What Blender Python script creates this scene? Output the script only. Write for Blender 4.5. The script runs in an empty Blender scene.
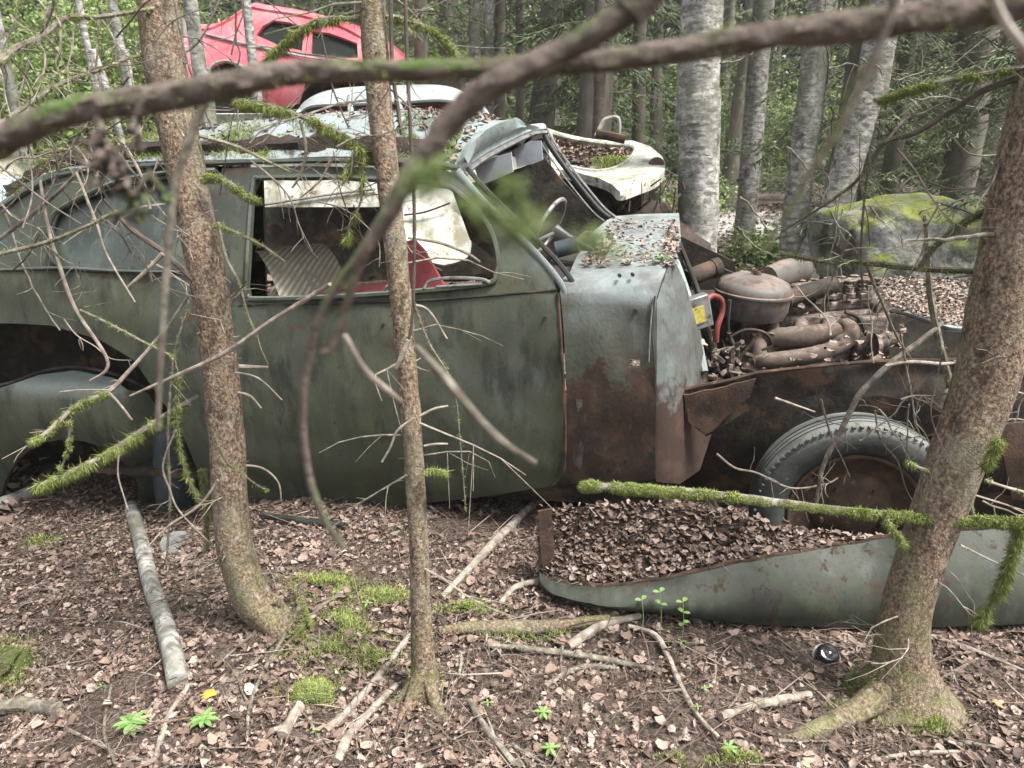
import bpy, bmesh, math, random
import numpy as np
from mathutils import Vector, noise
from mathutils.geometry import delaunay_2d_cdt
R = math.radians
random.seed(7); rng = np.random.default_rng(7)
SC = bpy.context.scene; COL = SC.collection
# ---------------------------------------------------------------- camera
F = 740.0; TH = R(18.0); CAM = Vector((0, 0, 1.35))
cam = bpy.data.cameras.new('camera'); camo = bpy.data.objects.new('camera', cam); COL.objects.link(camo)
camo.location = CAM; camo.rotation_euler = (R(90) - TH, 0, 0)
cam.sensor_width = 36.0; cam.lens = 36.0 * F / 1024; cam.clip_start = 0.02; cam.clip_end = 300
cam.dof.use_dof = True; cam.dof.focus_distance = 2.55; cam.dof.aperture_fstop = 6.0
SC.camera = camo
# ---------------------------------------------------------------- sky, sun, exposure
SUN_EL, SUN_AZ = R(62), R(118)          # azimuth measured from +Y clockwise
w = bpy.data.worlds.new('World'); SC.world = w; w.use_nodes = True
nt = w.node_tree; bg = nt.nodes['Background']
sky = nt.nodes.new('ShaderNodeTexSky'); sky.sky_type = 'NISHITA'; sky.sun_disc = False
sky.sun_elevation = SUN_EL; sky.sun_rotation = SUN_AZ; sky.dust_density = 4.0; sky.air_density = 1.2
hs = nt.nodes.new('ShaderNodeHueSaturation'); hs.inputs['Saturation'].default_value = 0.28
nt.links.new(sky.outputs[0], hs.inputs['Color']); nt.links.new(hs.outputs[0], bg.inputs['Color'])
bg.inputs['Strength'].default_value = 0.135
sl = bpy.data.lights.new('sun', 'SUN'); slo = bpy.data.objects.new('sun', sl); COL.objects.link(slo)
sl.energy = 3.6; sl.angle = R(14); sl.color = (1, .96, .9)
sd = Vector((math.sin(SUN_AZ) * math.cos(SUN_EL), math.cos(SUN_AZ) * math.cos(SUN_EL), math.sin(SUN_EL)))
slo.rotation_euler = sd.to_track_quat('Z', 'Y').to_euler(); slo.location = (0, -3, 9)
SC.view_settings.view_transform = 'Standard'; SC.view_settings.look = 'None'; SC.view_settings.gamma = 1
SC.view_settings.exposure = 1.5
SC.render.engine = 'CYCLES'; SC.cycles.max_bounces = 6; SC.cycles.diffuse_bounces = 3; SC.cycles.glossy_bounces = 2
SC.cycles.transparent_max_bounces = 6; SC.cycles.use_denoising = True
# ---------------------------------------------------------------- helpers
ct, st = math.cos(TH), math.sin(TH)
def ray(px, py):
    u = (px - 512) / F; v = (384 - py) / F
    return Vector((u, ct + v * st, -st + v * ct))
def P(px, py, Y):
    d = ray(px, py); return CAM + d * (Y / d.y)
def sstep(a, b, x):
    t = min(1, max(0, (x - a) / (b - a))); return t * t * (3 - 2 * t)
def fn(x, y, z=0.0, s=1.0): return noise.noise(Vector((x * s, y * s, z * s)))
def ground(x, y):
    A = 1 - sstep(0.2, 1.9, x)
    rise = A * 0.30 * max(0, min(y, 7.5) - 3.7) * sstep(3.4, 4.4, y) + A * 0.02 * max(0, y - 7.5)
    z = rise + 0.022 * max(0, y - 4)
    z += -0.03 - 0.09 * sstep(0.2, 1.1, x) * (1 - sstep(2.7, 4.2, y))
    z -= 0.20 * sstep(-.7, -1.6, x) * (1 - sstep(3.1, 4.3, y)) if x < -.7 else 0
    z += 0.03 * fn(x, y, 0, 1.7) + 0.018 * fn(x, y, 3, 5)
    z -= 0.05 * math.exp(-((x - 0.35) ** 2 / 0.05 + (y - 1.75) ** 2 / 0.02))
    return z
def G(px, py, dz=0.0):
    d = ray(px, py)
    if d.z > -0.02: return P(px, py, 20)
    t = CAM.z / -d.z
    for _ in range(12):
        p = CAM + d * t
        t += (p.z - ground(p.x, p.y) - dz) / -d.z * 0.8
    return CAM + d * t
def px2m(wpx, p):
    dep = (p - CAM).dot(Vector((0, ct, -st))); return wpx / F * dep

def empty(name, loc, label=None, cat=None, group=None):
    o = bpy.data.objects.new(name, None); COL.objects.link(o); o.location = loc; o.empty_display_size = .1
    if label: o['label'] = label; o['category'] = cat
    if group: o['group'] = group
    return o
def tag(o, label, cat, group=None, kind=None):
    o['label'] = label; o['category'] = cat
    if group: o['group'] = group
    if kind: o['kind'] = kind
    return o
def wloc(o):
    v = Vector((0, 0, 0))
    while o is not None: v = v + Vector(o.location); o = o.parent
    return v
class MB:
    def __init__(s): s.v = []; s.f = []; s.m = []; s.cur = 0
    def add(s, vs, fs):
        b = len(s.v); s.v.extend([tuple(p) for p in vs])
        for f in fs: s.f.append(tuple(b + i for i in f)); s.m.append(s.cur)
    def tube(s, pts, rad, n=8, caps=True, rough=0.0, sq=1.0, freq=30):
        pts = [Vector(p) for p in pts]
        if not hasattr(rad, '__len__'): rad = [rad] * len(pts)
        k = len(pts); vs = []; fs = []; up = None
        for i, p in enumerate(pts):
            t = (pts[min(i + 1, k - 1)] - pts[max(i - 1, 0)])
            if t.length < 1e-9: t = Vector((0, 0, 1))
            t.normalize()
            if up is None:
                a = Vector((0, 0, 1)) if abs(t.z) < .9 else Vector((1, 0, 0))
                up = t.cross(a).normalized()
            up = (up - t * up.dot(t)).normalized(); si = t.cross(up)
            for j in range(n):
                a = 2 * math.pi * j / n; r = rad[i]
                if rough: r *= 1 + rough * noise.noise(p * freq + Vector((math.cos(a), math.sin(a), 0)) * 2.1)
                vs.append(p + (up * math.cos(a) * sq + si * math.sin(a)) * r)
        for i in range(k - 1):
            for j in range(n):
                fs.append((i * n + j, i * n + (j + 1) % n, (i + 1) * n + (j + 1) % n, (i + 1) * n + j))
        if caps: fs.append(tuple(range(n))[::-1]); fs.append(tuple((k - 1) * n + j for j in range(n)))
        s.add(vs, fs)
    def box(s, c, h, ax=None):
        c = Vector(c); ax = ax or (Vector((1, 0, 0)), Vector((0, 1, 0)), Vector((0, 0, 1)))
        vs = [c + ax[0] * h[0] * a + ax[1] * h[1] * b_ + ax[2] * h[2] * d for a in (-1, 1) for b_ in (-1, 1) for d in (-1, 1)]
        s.add(vs, [(0, 1, 3, 2), (4, 6, 7, 5), (0, 4, 5, 1), (2, 3, 7, 6), (0, 2, 6, 4), (1, 5, 7, 3)])
    def lathe(s, prof, c, axis, n=40, arc=2 * math.pi, xdir=None, jit=0):
        axis = Vector(axis).normalized(); a = Vector((0, 0, 1)) if abs(axis.z) < .9 else Vector((1, 0, 0))
        u = axis.cross(a).normalized() if xdir is None else Vector(xdir); v = axis.cross(u); c = Vector(c); vs = []; fs = []
        k = len(prof); full = abs(arc - 2 * math.pi) < 1e-6; m = n if full else n + 1
        for j in range(m):
            t = arc * j / n
            for (r, h) in prof:
                rr = r * (1 + jit * noise.noise(Vector((math.cos(t) * 2, math.sin(t) * 2, h * 20))))
                vs.append(c + (u * math.cos(t) + v * math.sin(t)) * rr + axis * h)
        for j in range(n):
            for i in range(k - 1):
                j2 = (j + 1) % m; fs.append((j * k + i, j2 * k + i, j2 * k + i + 1, j * k + i + 1))
        s.add(vs, fs)
    def loft(s, rows, close=False):
        k = len(rows[0]); vs = [p for r in rows for p in r]; fs = []
        for i in range(len(rows) - 1):
            for j in range(k - 1 + (1 if close else 0)):
                fs.append((i * k + j, (i + 1) * k + j, (i + 1) * k + (j + 1) % k, i * k + (j + 1) % k))
        s.add(vs, fs)
    def shell(s, vs, fs, th, axis=None):
        """thin sheet with real thickness, offset along vertex normals (away from the camera side)"""
        vs = [Vector(v) for v in vs]; nr = [Vector((0, 0, 0)) for _ in vs]
        from collections import Counter
        ec = Counter(); ed = {}
        for f in fs:
            n_ = (vs[f[1]] - vs[f[0]]).cross(vs[f[2]] - vs[f[0]])
            for i in f: nr[i] += n_
            for a, b in zip(f, f[1:] + f[:1]):
                k = (min(a, b), max(a, b)); ec[k] += 1; ed[k] = (a, b)
        sgn = 0
        for i, v in enumerate(vs):
            if nr[i].length > 1e-12: nr[i].normalize()
            sgn += nr[i].dot(v - CAM)
        sg = 1 if sgn > 0 else -1; N = len(vs)
        bk = [v + nr[i] * th * sg for i, v in enumerate(vs)]
        F2 = [tuple(f) for f in fs] + [tuple(N + i for i in f[::-1]) for f in fs]
        for k, c in ec.items():
            if c == 1: a, b = ed[k]; F2.append((b, a, N + a, N + b))
        s.add(vs + bk, F2)
    def build(s, name, mat, parent=None, smooth=True, loc=None, bevel=0):
        off = wloc(parent) if parent is not None else (Vector(loc) if loc is not None else Vector((0, 0, 0)))
        me = bpy.data.meshes.new(name); me.from_pydata([tuple(Vector(p) - off) for p in s.v], [], s.f)
        mats = mat if isinstance(mat, (list, tuple)) else [mat]
        for m_ in mats: me.materials.append(m_)
        if len(mats) > 1: me.polygons.foreach_set('material_index', s.m)
        if smooth:
            me.polygons.foreach_set('use_smooth', [True] * len(me.polygons))
            bm = bmesh.new(); bm.from_mesh(me); bmesh.ops.recalc_face_normals(bm, faces=bm.faces)
            for e in bm.edges:
                if len(e.link_faces) == 2 and e.calc_face_angle(0) > R(42): e.smooth = False
            bm.to_mesh(me); bm.free()
        o = bpy.data.objects.new(name, me); COL.objects.link(o)
        if parent is not None: o.parent = parent
        elif loc is not None: o.location = loc
        if bevel:
            b = o.modifiers.new('edge', 'BEVEL'); b.width = bevel; b.segments = 2; b.limit_method = 'ANGLE'
        return o
def np_mesh(name, V, Fq, mat, parent=None, smooth=False, off=None):
    """V (n,3), Fq (m,k) numpy"""
    me = bpy.data.meshes.new(name); V = np.asarray(V, dtype=np.float32)
    if parent is not None: V = V - np.array(wloc(parent), dtype=np.float32)
    elif off is not None: V = V - np.array(off, dtype=np.float32)
    k = Fq.shape[1]; me.vertices.add(len(V)); me.vertices.foreach_set('co', V.ravel())
    me.loops.add(Fq.size); me.loops.foreach_set('vertex_index', Fq.astype(np.int32).ravel())
    me.polygons.add(len(Fq)); me.polygons.foreach_set('loop_start', np.arange(0, Fq.size, k, dtype=np.int32))
    me.polygons.foreach_set('loop_total', np.full(len(Fq), k, dtype=np.int32))
    me.materials.append(mat); me.update(calc_edges=True)
    if smooth: me.polygons.foreach_set('use_smooth', [True] * len(me.polygons))
    o = bpy.data.objects.new(name, me); COL.objects.link(o)
    if parent is not None: o.parent = parent
    elif off is not None: o.location = off
    return o
def smooth_path(pts, k=6):
    pts = [Vector(p) for p in pts]; out = []
    for i in range(len(pts) - 1):
        p0 = pts[max(i - 1, 0)]; p1 = pts[i]; p2 = pts[i + 1]; p3 = pts[min(i + 2, len(pts) - 1)]
        for j in range(k):
            t = j / k; out.append(0.5 * ((2 * p1) + (p2 - p0) * t + (2 * p0 - 5 * p1 + 4 * p2 - p3) * t * t + (3 * p1 - p0 - 3 * p2 + p3) * t ** 3))
    out.append(pts[-1]); return out
def lerpl(vals, n):
    xs = np.linspace(0, len(vals) - 1, n); return list(np.interp(xs, range(len(vals)), vals))
def inpoly(x, y, poly):
    c = False; j = len(poly) - 1
    for i in range(len(poly)):
        xi, yi = poly[i]; xj, yj = poly[j]
        if (yi > y) != (yj > y) and x < (xj - xi) * (y - yi) / (yj - yi) + xi: c = not c
        j = i
    return c
def dens(poly, step, closed=True, jag=0):
    out = []; n = len(poly)
    for i in range(n if closed else n - 1):
        a = poly[i]; b = poly[(i + 1) % n]; d = math.hypot(b[0] - a[0], b[1] - a[1]); k = max(1, int(d / step))
        for j in range(k):
            x = a[0] + (b[0] - a[0]) * j / k; y = a[1] + (b[1] - a[1]) * j / k
            if jag: x += random.uniform(-jag, jag); y += random.uniform(-jag, jag)
            out.append((x, y))
    return out
def round_poly(poly, k=3):
    for _ in range(k - 1):
        out = []
        for i in range(len(poly)):
            a = poly[i]; b = poly[(i + 1) % len(poly)]
            out += [(a[0] * .75 + b[0] * .25, a[1] * .75 + b[1] * .25), (a[0] * .25 + b[0] * .75, a[1] * .25 + b[1] * .75)]
        poly = out
    return poly
def sheet(outline, fmap, step=8, holes=(), jag=0, rnd=0):
    """fill a 2D outline (with holes) by a fine triangle net and lift it into 3D with fmap"""
    if rnd: outline = round_poly(outline, rnd)
    loops = [dens(outline, step, True, jag)] + [dens(round_poly(h, 2) if rnd else h, step, True, jag) for h in holes]
    pts = []; edges = []
    for L in loops:
        b = len(pts); pts += L; edges += [(b + i, b + (i + 1) % len(L)) for i in range(len(L))]
    xs = [p[0] for p in loops[0]]; ys = [p[1] for p in loops[0]]
    y = min(ys) + step / 2; row = 0
    while y < max(ys):
        x = min(xs) + (step / 2 if row % 2 else 0)
        while x < max(xs):
            if inpoly(x, y, loops[0]) and not any(inpoly(x, y, h) for h in loops[1:]): pts.append((x, y))
            x += step
        y += step; row += 1
    vo, eo, fo, *_ = delaunay_2d_cdt([Vector(p) for p in pts], edges, [], 0, 1e-4)
    fs = []
    for f in fo:
        cx = sum(vo[i][0] for i in f) / len(f); cy = sum(vo[i][1] for i in f) / len(f)
        if inpoly(cx, cy, loops[0]) and not any(inpoly(cx, cy, h) for h in loops[1:]): fs.append(tuple(f))
    return [fmap(v[0], v[1]) for v in vo], fs
# ---------------------------------------------------------------- materials
def ramp(nt, fac, stops, interp='LINEAR'):
    r = nt.nodes.new('ShaderNodeValToRGB'); r.color_ramp.interpolation = interp; cr = r.color_ramp
    while len(cr.elements) > len(stops): cr.elements.remove(cr.elements[-1])
    while len(cr.elements) < len(stops): cr.elements.new(1.0)
    for e, (p, c) in zip(cr.elements, stops):
        e.position = p; e.color = (c, c, c, 1) if not hasattr(c, '__len__') else (*c, 1)
    nt.links.new(fac, r.inputs[0]); return r.outputs[0]
def noi(nt, scale=5, sc=(1, 1, 1), detail=5, rough=.6, off=0, voro=False, dist=0):
    g = nt.nodes.new('ShaderNodeNewGeometry'); mp = nt.nodes.new('ShaderNodeMapping')
    mp.inputs['Scale'].default_value = sc; mp.inputs['Location'].default_value = (off, off * 1.7, off * .3)
    nt.links.new(g.outputs['Position'], mp.inputs['Vector'])
    if voro:
        n = nt.nodes.new('ShaderNodeTexVoronoi'); n.inputs['Scale'].default_value = scale; n.feature = voro
        nt.links.new(mp.outputs[0], n.inputs['Vector']); return n.outputs['Distance']
    n = nt.nodes.new('ShaderNodeTexNoise'); n.inputs['Scale'].default_value = scale; n.inputs['Detail'].default_value = detail
    n.inputs['Roughness'].default_value = rough; n.inputs['Distortion'].default_value = dist
    nt.links.new(mp.outputs[0], n.inputs['Vector']); return n.outputs[0]
def mix(nt, fac, a, b, mode='MIX'):
    m = nt.nodes.new('ShaderNodeMix'); m.data_type = 'RGBA'; m.blend_type = mode
    for sock, val in ((m.inputs[0], fac), (m.inputs[6], a), (m.inputs[7], b)):
        if hasattr(val, 'links') or hasattr(val, 'is_linked'): nt.links.new(val, sock)
        elif hasattr(val, '__len__'): sock.default_value = (*val, 1)
        else: sock.default_value = val
    return m.outputs[2]
def math_(nt, op, a, b=0, clamp=False):
    m = nt.nodes.new('ShaderNodeMath'); m.operation = op; m.use_clamp = clamp
    for sock, val in ((m.inputs[0], a), (m.inputs[1], b)):
        if hasattr(val, 'is_linked'): nt.links.new(val, sock)
        else: sock.default_value = val
    return m.outputs[0]
def M(name, stops, scale=6, sc=(1, 1, 1), rough=.75, bump=.3, bs=60, bsc=(1, 1, 1), layers=(), island=False, spec=.4, metal=0, bvoro=None, bd=.004, lrough=None, trans=0):
    """stops: ramp of colours over noise (or per leaf when island); layers: (colour, scale, sc, lo, hi[, dict(zlo,zhi)])"""
    m = bpy.data.materials.new(name); m.use_nodes = True; nt = m.node_tree; b = nt.nodes['Principled BSDF']
    if island:
        g = nt.nodes.new('ShaderNodeNewGeometry'); c = ramp(nt, g.outputs['Random Per Island'], stops)
    else:
        c = ramp(nt, noi(nt, scale, sc), stops)
    rr = rough
    for i, L in enumerate(layers):
        col, s_, sc_, lo, hi = L[:5]; f = ramp(nt, noi(nt, s_, sc_, off=3.3 * i + 1, detail=6, rough=.65), [(lo, 0.0), (hi, 1.0)])
        o = L[5] if len(L) > 5 else {}
        if 'z0' in o:      # a band in height with a ragged edge: full below z0, gone above z1
            g = nt.nodes.new('ShaderNodeNewGeometry'); sx = nt.nodes.new('ShaderNodeSeparateXYZ'); nt.links.new(g.outputs['Position'], sx.inputs[0])
            mr = nt.nodes.new('ShaderNodeMapRange'); mr.inputs['From Min'].default_value = o['z0']; mr.inputs['From Max'].default_value = o['z1']
            mr.inputs['To Min'].default_value = 1; mr.inputs['To Max'].default_value = 0
            nz = noi(nt, 9, off=8); zz = math_(nt, 'ADD', sx.outputs[2], math_(nt, 'MULTIPLY', math_(nt, 'SUBTRACT', nz, .5), o.get('rag', .25)))
            nt.links.new(zz, mr.inputs['Value']); f = math_(nt, 'MULTIPLY', f, mr.outputs[0]) if not o.get('add') else math_(nt, 'MAXIMUM', math_(nt, 'MULTIPLY', f, .6), mr.outputs[0])
        if 'up' in o:      # keeps the layer to faces that look up
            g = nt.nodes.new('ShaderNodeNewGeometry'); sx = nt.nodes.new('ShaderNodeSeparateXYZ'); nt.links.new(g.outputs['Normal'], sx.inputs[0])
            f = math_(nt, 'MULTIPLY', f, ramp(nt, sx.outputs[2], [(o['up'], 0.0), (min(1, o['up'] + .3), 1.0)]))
        if 'a' in o: f = math_(nt, 'MULTIPLY', f, o['a'])
        c = mix(nt, f, c, col)
        if 'r' in o: 
            mm = nt.nodes.new('ShaderNodeMix'); mm.data_type = 'FLOAT'; nt.links.new(f, mm.inputs[0])
            if hasattr(rr, 'is_linked'): nt.links.new(rr, mm.inputs[2])
            else: mm.inputs[2].default_value = rr
            mm.inputs[3].default_value = o['r']; rr = mm.outputs[0]
    nt.links.new(c, b.inputs['Base Color'])
    if hasattr(rr, 'is_linked'): nt.links.new(rr, b.inputs['Roughness'])
    else: b.inputs['Roughness'].default_value = rr
    b.inputs['Metallic'].default_value = metal; b.inputs['Specular IOR Level'].default_value = spec
    if bump:
        bp = nt.nodes.new('ShaderNodeBump'); bp.inputs['Strength'].default_value = bump; bp.inputs['Distance'].default_value = bd
        h = noi(nt, bs, bsc, detail=6)
        if bvoro: h = math_(nt, 'ADD', math_(nt, 'MULTIPLY', noi(nt, bvoro[0], bvoro[1], voro='F1'), bvoro[2]), h)
        nt.links.new(h, bp.inputs['Height']); nt.links.new(bp.outputs[0], b.inputs['Normal'])
    if trans:
        tr = nt.nodes.new('ShaderNodeBsdfTranslucent'); nt.links.new(c, tr.inputs[0]); ms = nt.nodes.new('ShaderNodeMixShader'); ms.inputs[0].default_value = trans
        out = nt.nodes['Material Output']; nt.links.new(b.outputs[0], ms.inputs[1]); nt.links.new(tr.outputs[0], ms.inputs[2]); nt.links.new(ms.outputs[0], out.inputs[0])
    return m
RUST = (.06, .034, .022); DRUST = (.035, .02, .014)
mt = {}
GP = [(.25, (.023, .028, .020)), (.5, (.044, .050, .037)), (.75, (.070, .078, .060))]
mt['green'] = M('green_paint', GP, 3.5, (1, 1, .6), rough=.5, bump=.25, bs=90, spec=.45, bd=.003, layers=[
    ((.050, .055, .028), 4.5, (1, 1, .6), .46, .62, {'r': .85, 'a': .9}), ((.014, .018, .012), 9, (1, 1, .35), .50, .62, {'r': .8, 'a': .85}), ((.06, .068, .05), 45, (1, 1, .5), .56, .66, {'a': .6}),
    ((.09, .105, .09), 22, (1, 1, .22), .56, .70, {'a': .45}), ((.055, .030, .018), 34, (1, 1, .8), .63, .68, {'r': .95}),
    ((.010, .026, .018), 60, (1, 1, .5), .60, .70, {'r': .8, 'a': .7}),
    ((.05, .028, .018), 7, (1, 1, 1), .60, .68, {'r': .9, 'a': .85}), ((.06, .075, .025), 6, (1, 1, 1.5), .5, .64, {'z0': .15, 'z1': .5, 'r': .95, 'a': .5}),
    ((.025, .03, .02), 11, (1, 1, 1), .35, .6, {'z0': .0, 'z1': .28, 'r': .9, 'a': .7}),
    ((.12, .135, .10), 130, (1, 1, 1), .66, .73, {'r': .9, 'a': .6}), ((.15, .18, .175), 6, (1, 1, 1), .3, .5, {'up': .35, 'r': .5, 'a': .45})])  # last layer paints a pale sky reflection on upward faces
mt['green_rust'] = M('green_paint_rusted_low', GP, 3.5, (1, 1, .6), rough=.5, bump=.5, bs=70, spec=.4, bd=.004, layers=[
    ((.13, .155, .15), 26, (1, 1, .12), .55, .72, {'a': .4}),
    ((.022, .026, .018), 60, (1, 1, .5), .60, .70, {'r': .8, 'a': .7}),
    ((.22, .255, .255), 6, (1, 1, 1), .2, .42, {'up': .15, 'r': .38, 'a': .9}), ((.2, .16, .14), 45, (1, 1, 1), .58, .66, {'up': .4, 'r': .9, 'a': .7}),  # first layer imitates sky reflection by pale colour on upward faces
    (DRUST, 5, (1, 1, 1), .4, .6, {'z0': .585, 'z1': .64, 'rag': .5, 'add': 1, 'r': .92}),
    ((.062, .036, .024), 12, (1, 1, 1), .48, .66, {'z0': .58, 'z1': .63, 'rag': .3, 'r': .95}), ((.02, .016, .014), 20, (1, 1, 1), .52, .62, {'z0': .50, 'z1': .53, 'rag': .2, 'r': .95}),
    ((.09, .08, .065), 22, (1, 1, .3), .60, .7, {'z0': .42, 'z1': .5, 'r': .95, 'a': .8})])
mt['green_top'] = M('sky_lit_green_top_paint', [(.3, (.13, .16, .155)), (.6, (.22, .255, .25)), (.8, (.28, .31, .30))], 5, rough=.42, bump=.25, bs=80, spec=.5, layers=[
    ((.2, .16, .15), 30, (1, 1, 1), .57, .68, {'r': .9, 'a': .7}), ((.05, .045, .035), 55, (1, 1, 1), .6, .68, {'r': .9}), ((.05, .06, .045), 9, (1, 1, 1), .55, .7, {'r': .8, 'a': .6}),
    ((.07, .04, .025), 16, (1, 1, 1), .63, .7, {'r': .9})])  # pale base colour includes the sky's reflection on the green paint
mt['moss_roof'] = M('mossy_roof_paint', [(.3, (.17, .20, .20)), (.7, (.28, .31, .31))], 5, rough=.42, bump=.4, bs=50, layers=[
    ((.04, .035, .02), 9, (1, 1, 1), .52, .62, {'r': .95}), ((.09, .12, .025), 12, (1, 1, 1), .58, .65, {'r': 1})])  # pale base colour holds the roof's sky reflection beneath real moss
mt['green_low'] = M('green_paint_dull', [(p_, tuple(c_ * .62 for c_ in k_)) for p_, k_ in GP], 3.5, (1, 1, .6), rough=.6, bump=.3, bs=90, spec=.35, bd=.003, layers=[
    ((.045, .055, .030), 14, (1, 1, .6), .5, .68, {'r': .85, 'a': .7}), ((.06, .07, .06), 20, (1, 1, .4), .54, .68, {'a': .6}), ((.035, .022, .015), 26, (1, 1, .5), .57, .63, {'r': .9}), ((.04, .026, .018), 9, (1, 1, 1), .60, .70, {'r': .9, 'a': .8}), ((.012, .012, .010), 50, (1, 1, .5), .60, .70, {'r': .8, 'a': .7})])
mt['flank'] = M('flank_paint', [(.3, (.085, .105, .10)), (.7, (.16, .19, .185))], 5, rough=.4, bump=.3, bs=80, layers=[((.022, .026, .02), 40, (1, 1, .3), .56, .68, {'a': .8}), (DRUST, 5, (1, 1, 1), .4, .6, {'z0': .50, 'z1': .56, 'rag': .4, 'add': 1, 'r': .92}), ((.062, .036, .024), 12, (1, 1, 1), .48, .66, {'z0': .47, 'z1': .5, 'rag': .2, 'r': .95})])
mt['rust'] = M('rust', [(.3, (.028, .018, .013)), (.5, (.058, .033, .022)), (.75, (.10, .058, .036))], 14, rough=.92, bump=.7, bs=120, layers=[((.16, .12, .1), 30, (1, 1, 1), .6, .72, {'a': .7}), ((.02, .016, .013), 9, (1, 1, 1), .5, .65, {})])
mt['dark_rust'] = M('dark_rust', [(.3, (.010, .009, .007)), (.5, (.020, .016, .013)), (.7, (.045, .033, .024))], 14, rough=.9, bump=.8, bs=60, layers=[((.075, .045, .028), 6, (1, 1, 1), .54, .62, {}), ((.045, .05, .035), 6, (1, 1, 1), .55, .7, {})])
mt['iron'] = M('cast_iron_rusty', [(.32, (.03, .022, .018)), (.5, (.10, .075, .06)), (.7, (.23, .19, .165))], 38, rough=.85, bump=.8, bs=150, layers=[((.03, .024, .02), 18, (1, 1, 1), .55, .68, {}), ((.30, .27, .24), 40, (1, 1, 1), .62, .72, {'a': .7})])
mt['pan'] = M('air_cleaner_paint', [(.3, (.05, .046, .042)), (.6, (.09, .082, .074)), (.8, (.13, .11, .095))], 9, rough=.5, bump=.2, bs=90, layers=[((.15, .115, .095), 12, (1, 1, 1), .4, .6, {'up': .5, 'r': .9}), ((.075, .042, .028), 18, (1, 1, 1), .52, .64, {'r': .9})])
mt['steel'] = M('dull_steel', [(.3, (.10, .10, .10)), (.7, (.24, .24, .235))], 20, rough=.45, bump=.3, metal=.3, layers=[((.07, .045, .03), 18, (1, 1, 1), .55, .65, {'r': .9})])
mt['black'] = M('black_rubber_seal', [(.3, (.012, .012, .012)), (.7, (.03, .03, .028))], 30, rough=.6, bump=.3)
mt['grey'] = M('grey_vinyl', [(.3, (.2, .22, .24)), (.7, (.32, .34, .36))], 8, rough=.6, bump=.2, layers=[((.09, .08, .07), 12, (1, 1, 1), .55, .7, {'a': .8})])
mt['tyre'] = M('weathered_tyre', [(.3, (.016, .018, .017)), (.55, (.042, .045, .042)), (.8, (.085, .09, .083))], 7, rough=.75, bump=.4, bs=120, layers=[((.15, .155, .145), 9, (1, 1, 1), .25, .5, {'up': .25, 'a': .8}), ((.16, .16, .14), 35, (1, 1, 1), .6, .72, {'a': .7}), ((.05, .065, .03), 15, (1, 1, 1), .58, .68, {'up': .3})])  # first layer is a lighter grey on faces that look up
mt['white'] = M('weathered_white_paint', [(.3, (.27, .27, .225)), (.5, (.42, .42, .37)), (.75, (.54, .54, .49))], 5, rough=.55, bump=.3, layers=[
    ((.13, .115, .065), 7, (1, 1, .6), .44, .60, {'r': .8, 'a': .85}), ((.10, .055, .03), 13, (1, 1, 1), .61, .67, {'r': .95}), ((.12, .13, .06), 40, (1, 1, .4), .55, .7, {'a': .6}), ((.3, .33, .36), 4, (1, 1, 1), .5, .65, {'a': .5})])
mt['silver'] = M('dull_silver_paint', [(.3, (.17, .19, .19)), (.7, (.30, .32, .32))], 5, rough=.45, bump=.2, layers=[((.3, .28, .2), 10, (1, 1, 1), .55, .7, {'a': .6}), ((.09, .05, .03), 16, (1, 1, 1), .62, .68, {})])
mt['red'] = M('faded_red_paint', [(.3, (.42, .06, .08)), (.6, (.52, .11, .14)), (.8, (.56, .20, .23))], 4, rough=.4, bump=.15, layers=[((.55, .28, .30), 5, (1, 1, .5), .45, .7, {'a': .6}), ((.12, .06, .04), 9, (1, 1, .6), .6, .68, {'a': .8}), ((.3, .3, .08), 12, (1, 1, 1), .58, .7, {'up': .3}), ((.25, .02, .03), 20, (1, 1, .3), .55, .75, {'a': .5})])
mt['blue'] = M('pale_blue_paint', [(.3, (.35, .45, .55)), (.7, (.5, .6, .68))], 5, rough=.5, bump=.2, layers=[((.1, .09, .05), 15, (1, 1, 1), .58, .7, {})])
mt['redvinyl'] = M('faded_red_vinyl', [(.3, (.35, .06, .07)), (.7, (.5, .12, .13))], 9, rough=.6, bump=.3, layers=[((.15, .05, .04), 15, (1, 1, 1), .55, .7, {})])
mt['hose'] = M('red_hose', [(.3, (.07, .014, .012)), (.6, (.16, .03, .026))], 20, rough=.6, bump=.2)
mt['yellow'] = M('yellow_label', [(.3, (.26, .22, .04)), (.7, (.42, .36, .08))], 60, rough=.7, bump=.1, layers=[((.08, .07, .03), 90, (1, 1, 1), .55, .65, {})])
mt['tank'] = M('bluish_dark_paint', [(.3, (.02, .028, .034)), (.7, (.05, .065, .075))], 6, rough=.4, bump=.2, layers=[((.13, .15, .14), 45, (1, 1, 1), .6, .68, {'r': .9})])
mt['dirt'] = M('dirt', [(.3, (.02, .014, .010)), (.6, (.045, .032, .025)), (.8, (.075, .055, .043))], 30, rough=.97, bump=1, bs=90, bd=.01)
mt['ground'] = M('forest_soil', [(.3, (.02, .014, .010)), (.46, (.06, .044, .034)), (.56, (.13, .10, .082)), (.7, (.24, .19, .16))], 90, rough=.97, bump=1, bs=60, bd=.02, layers=[
    ((.05, .085, .018), 1.3, (1, 1, 1), .60, .68, {}), ((.03, .022, .016), 3, (1, 1, 1), .5, .65, {'a': .6})])
mt['road'] = M('gravel_path', [(.3, (.2, .19, .18)), (.7, (.36, .35, .34))], 40, rough=.95, bump=.6, bs=80)
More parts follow.
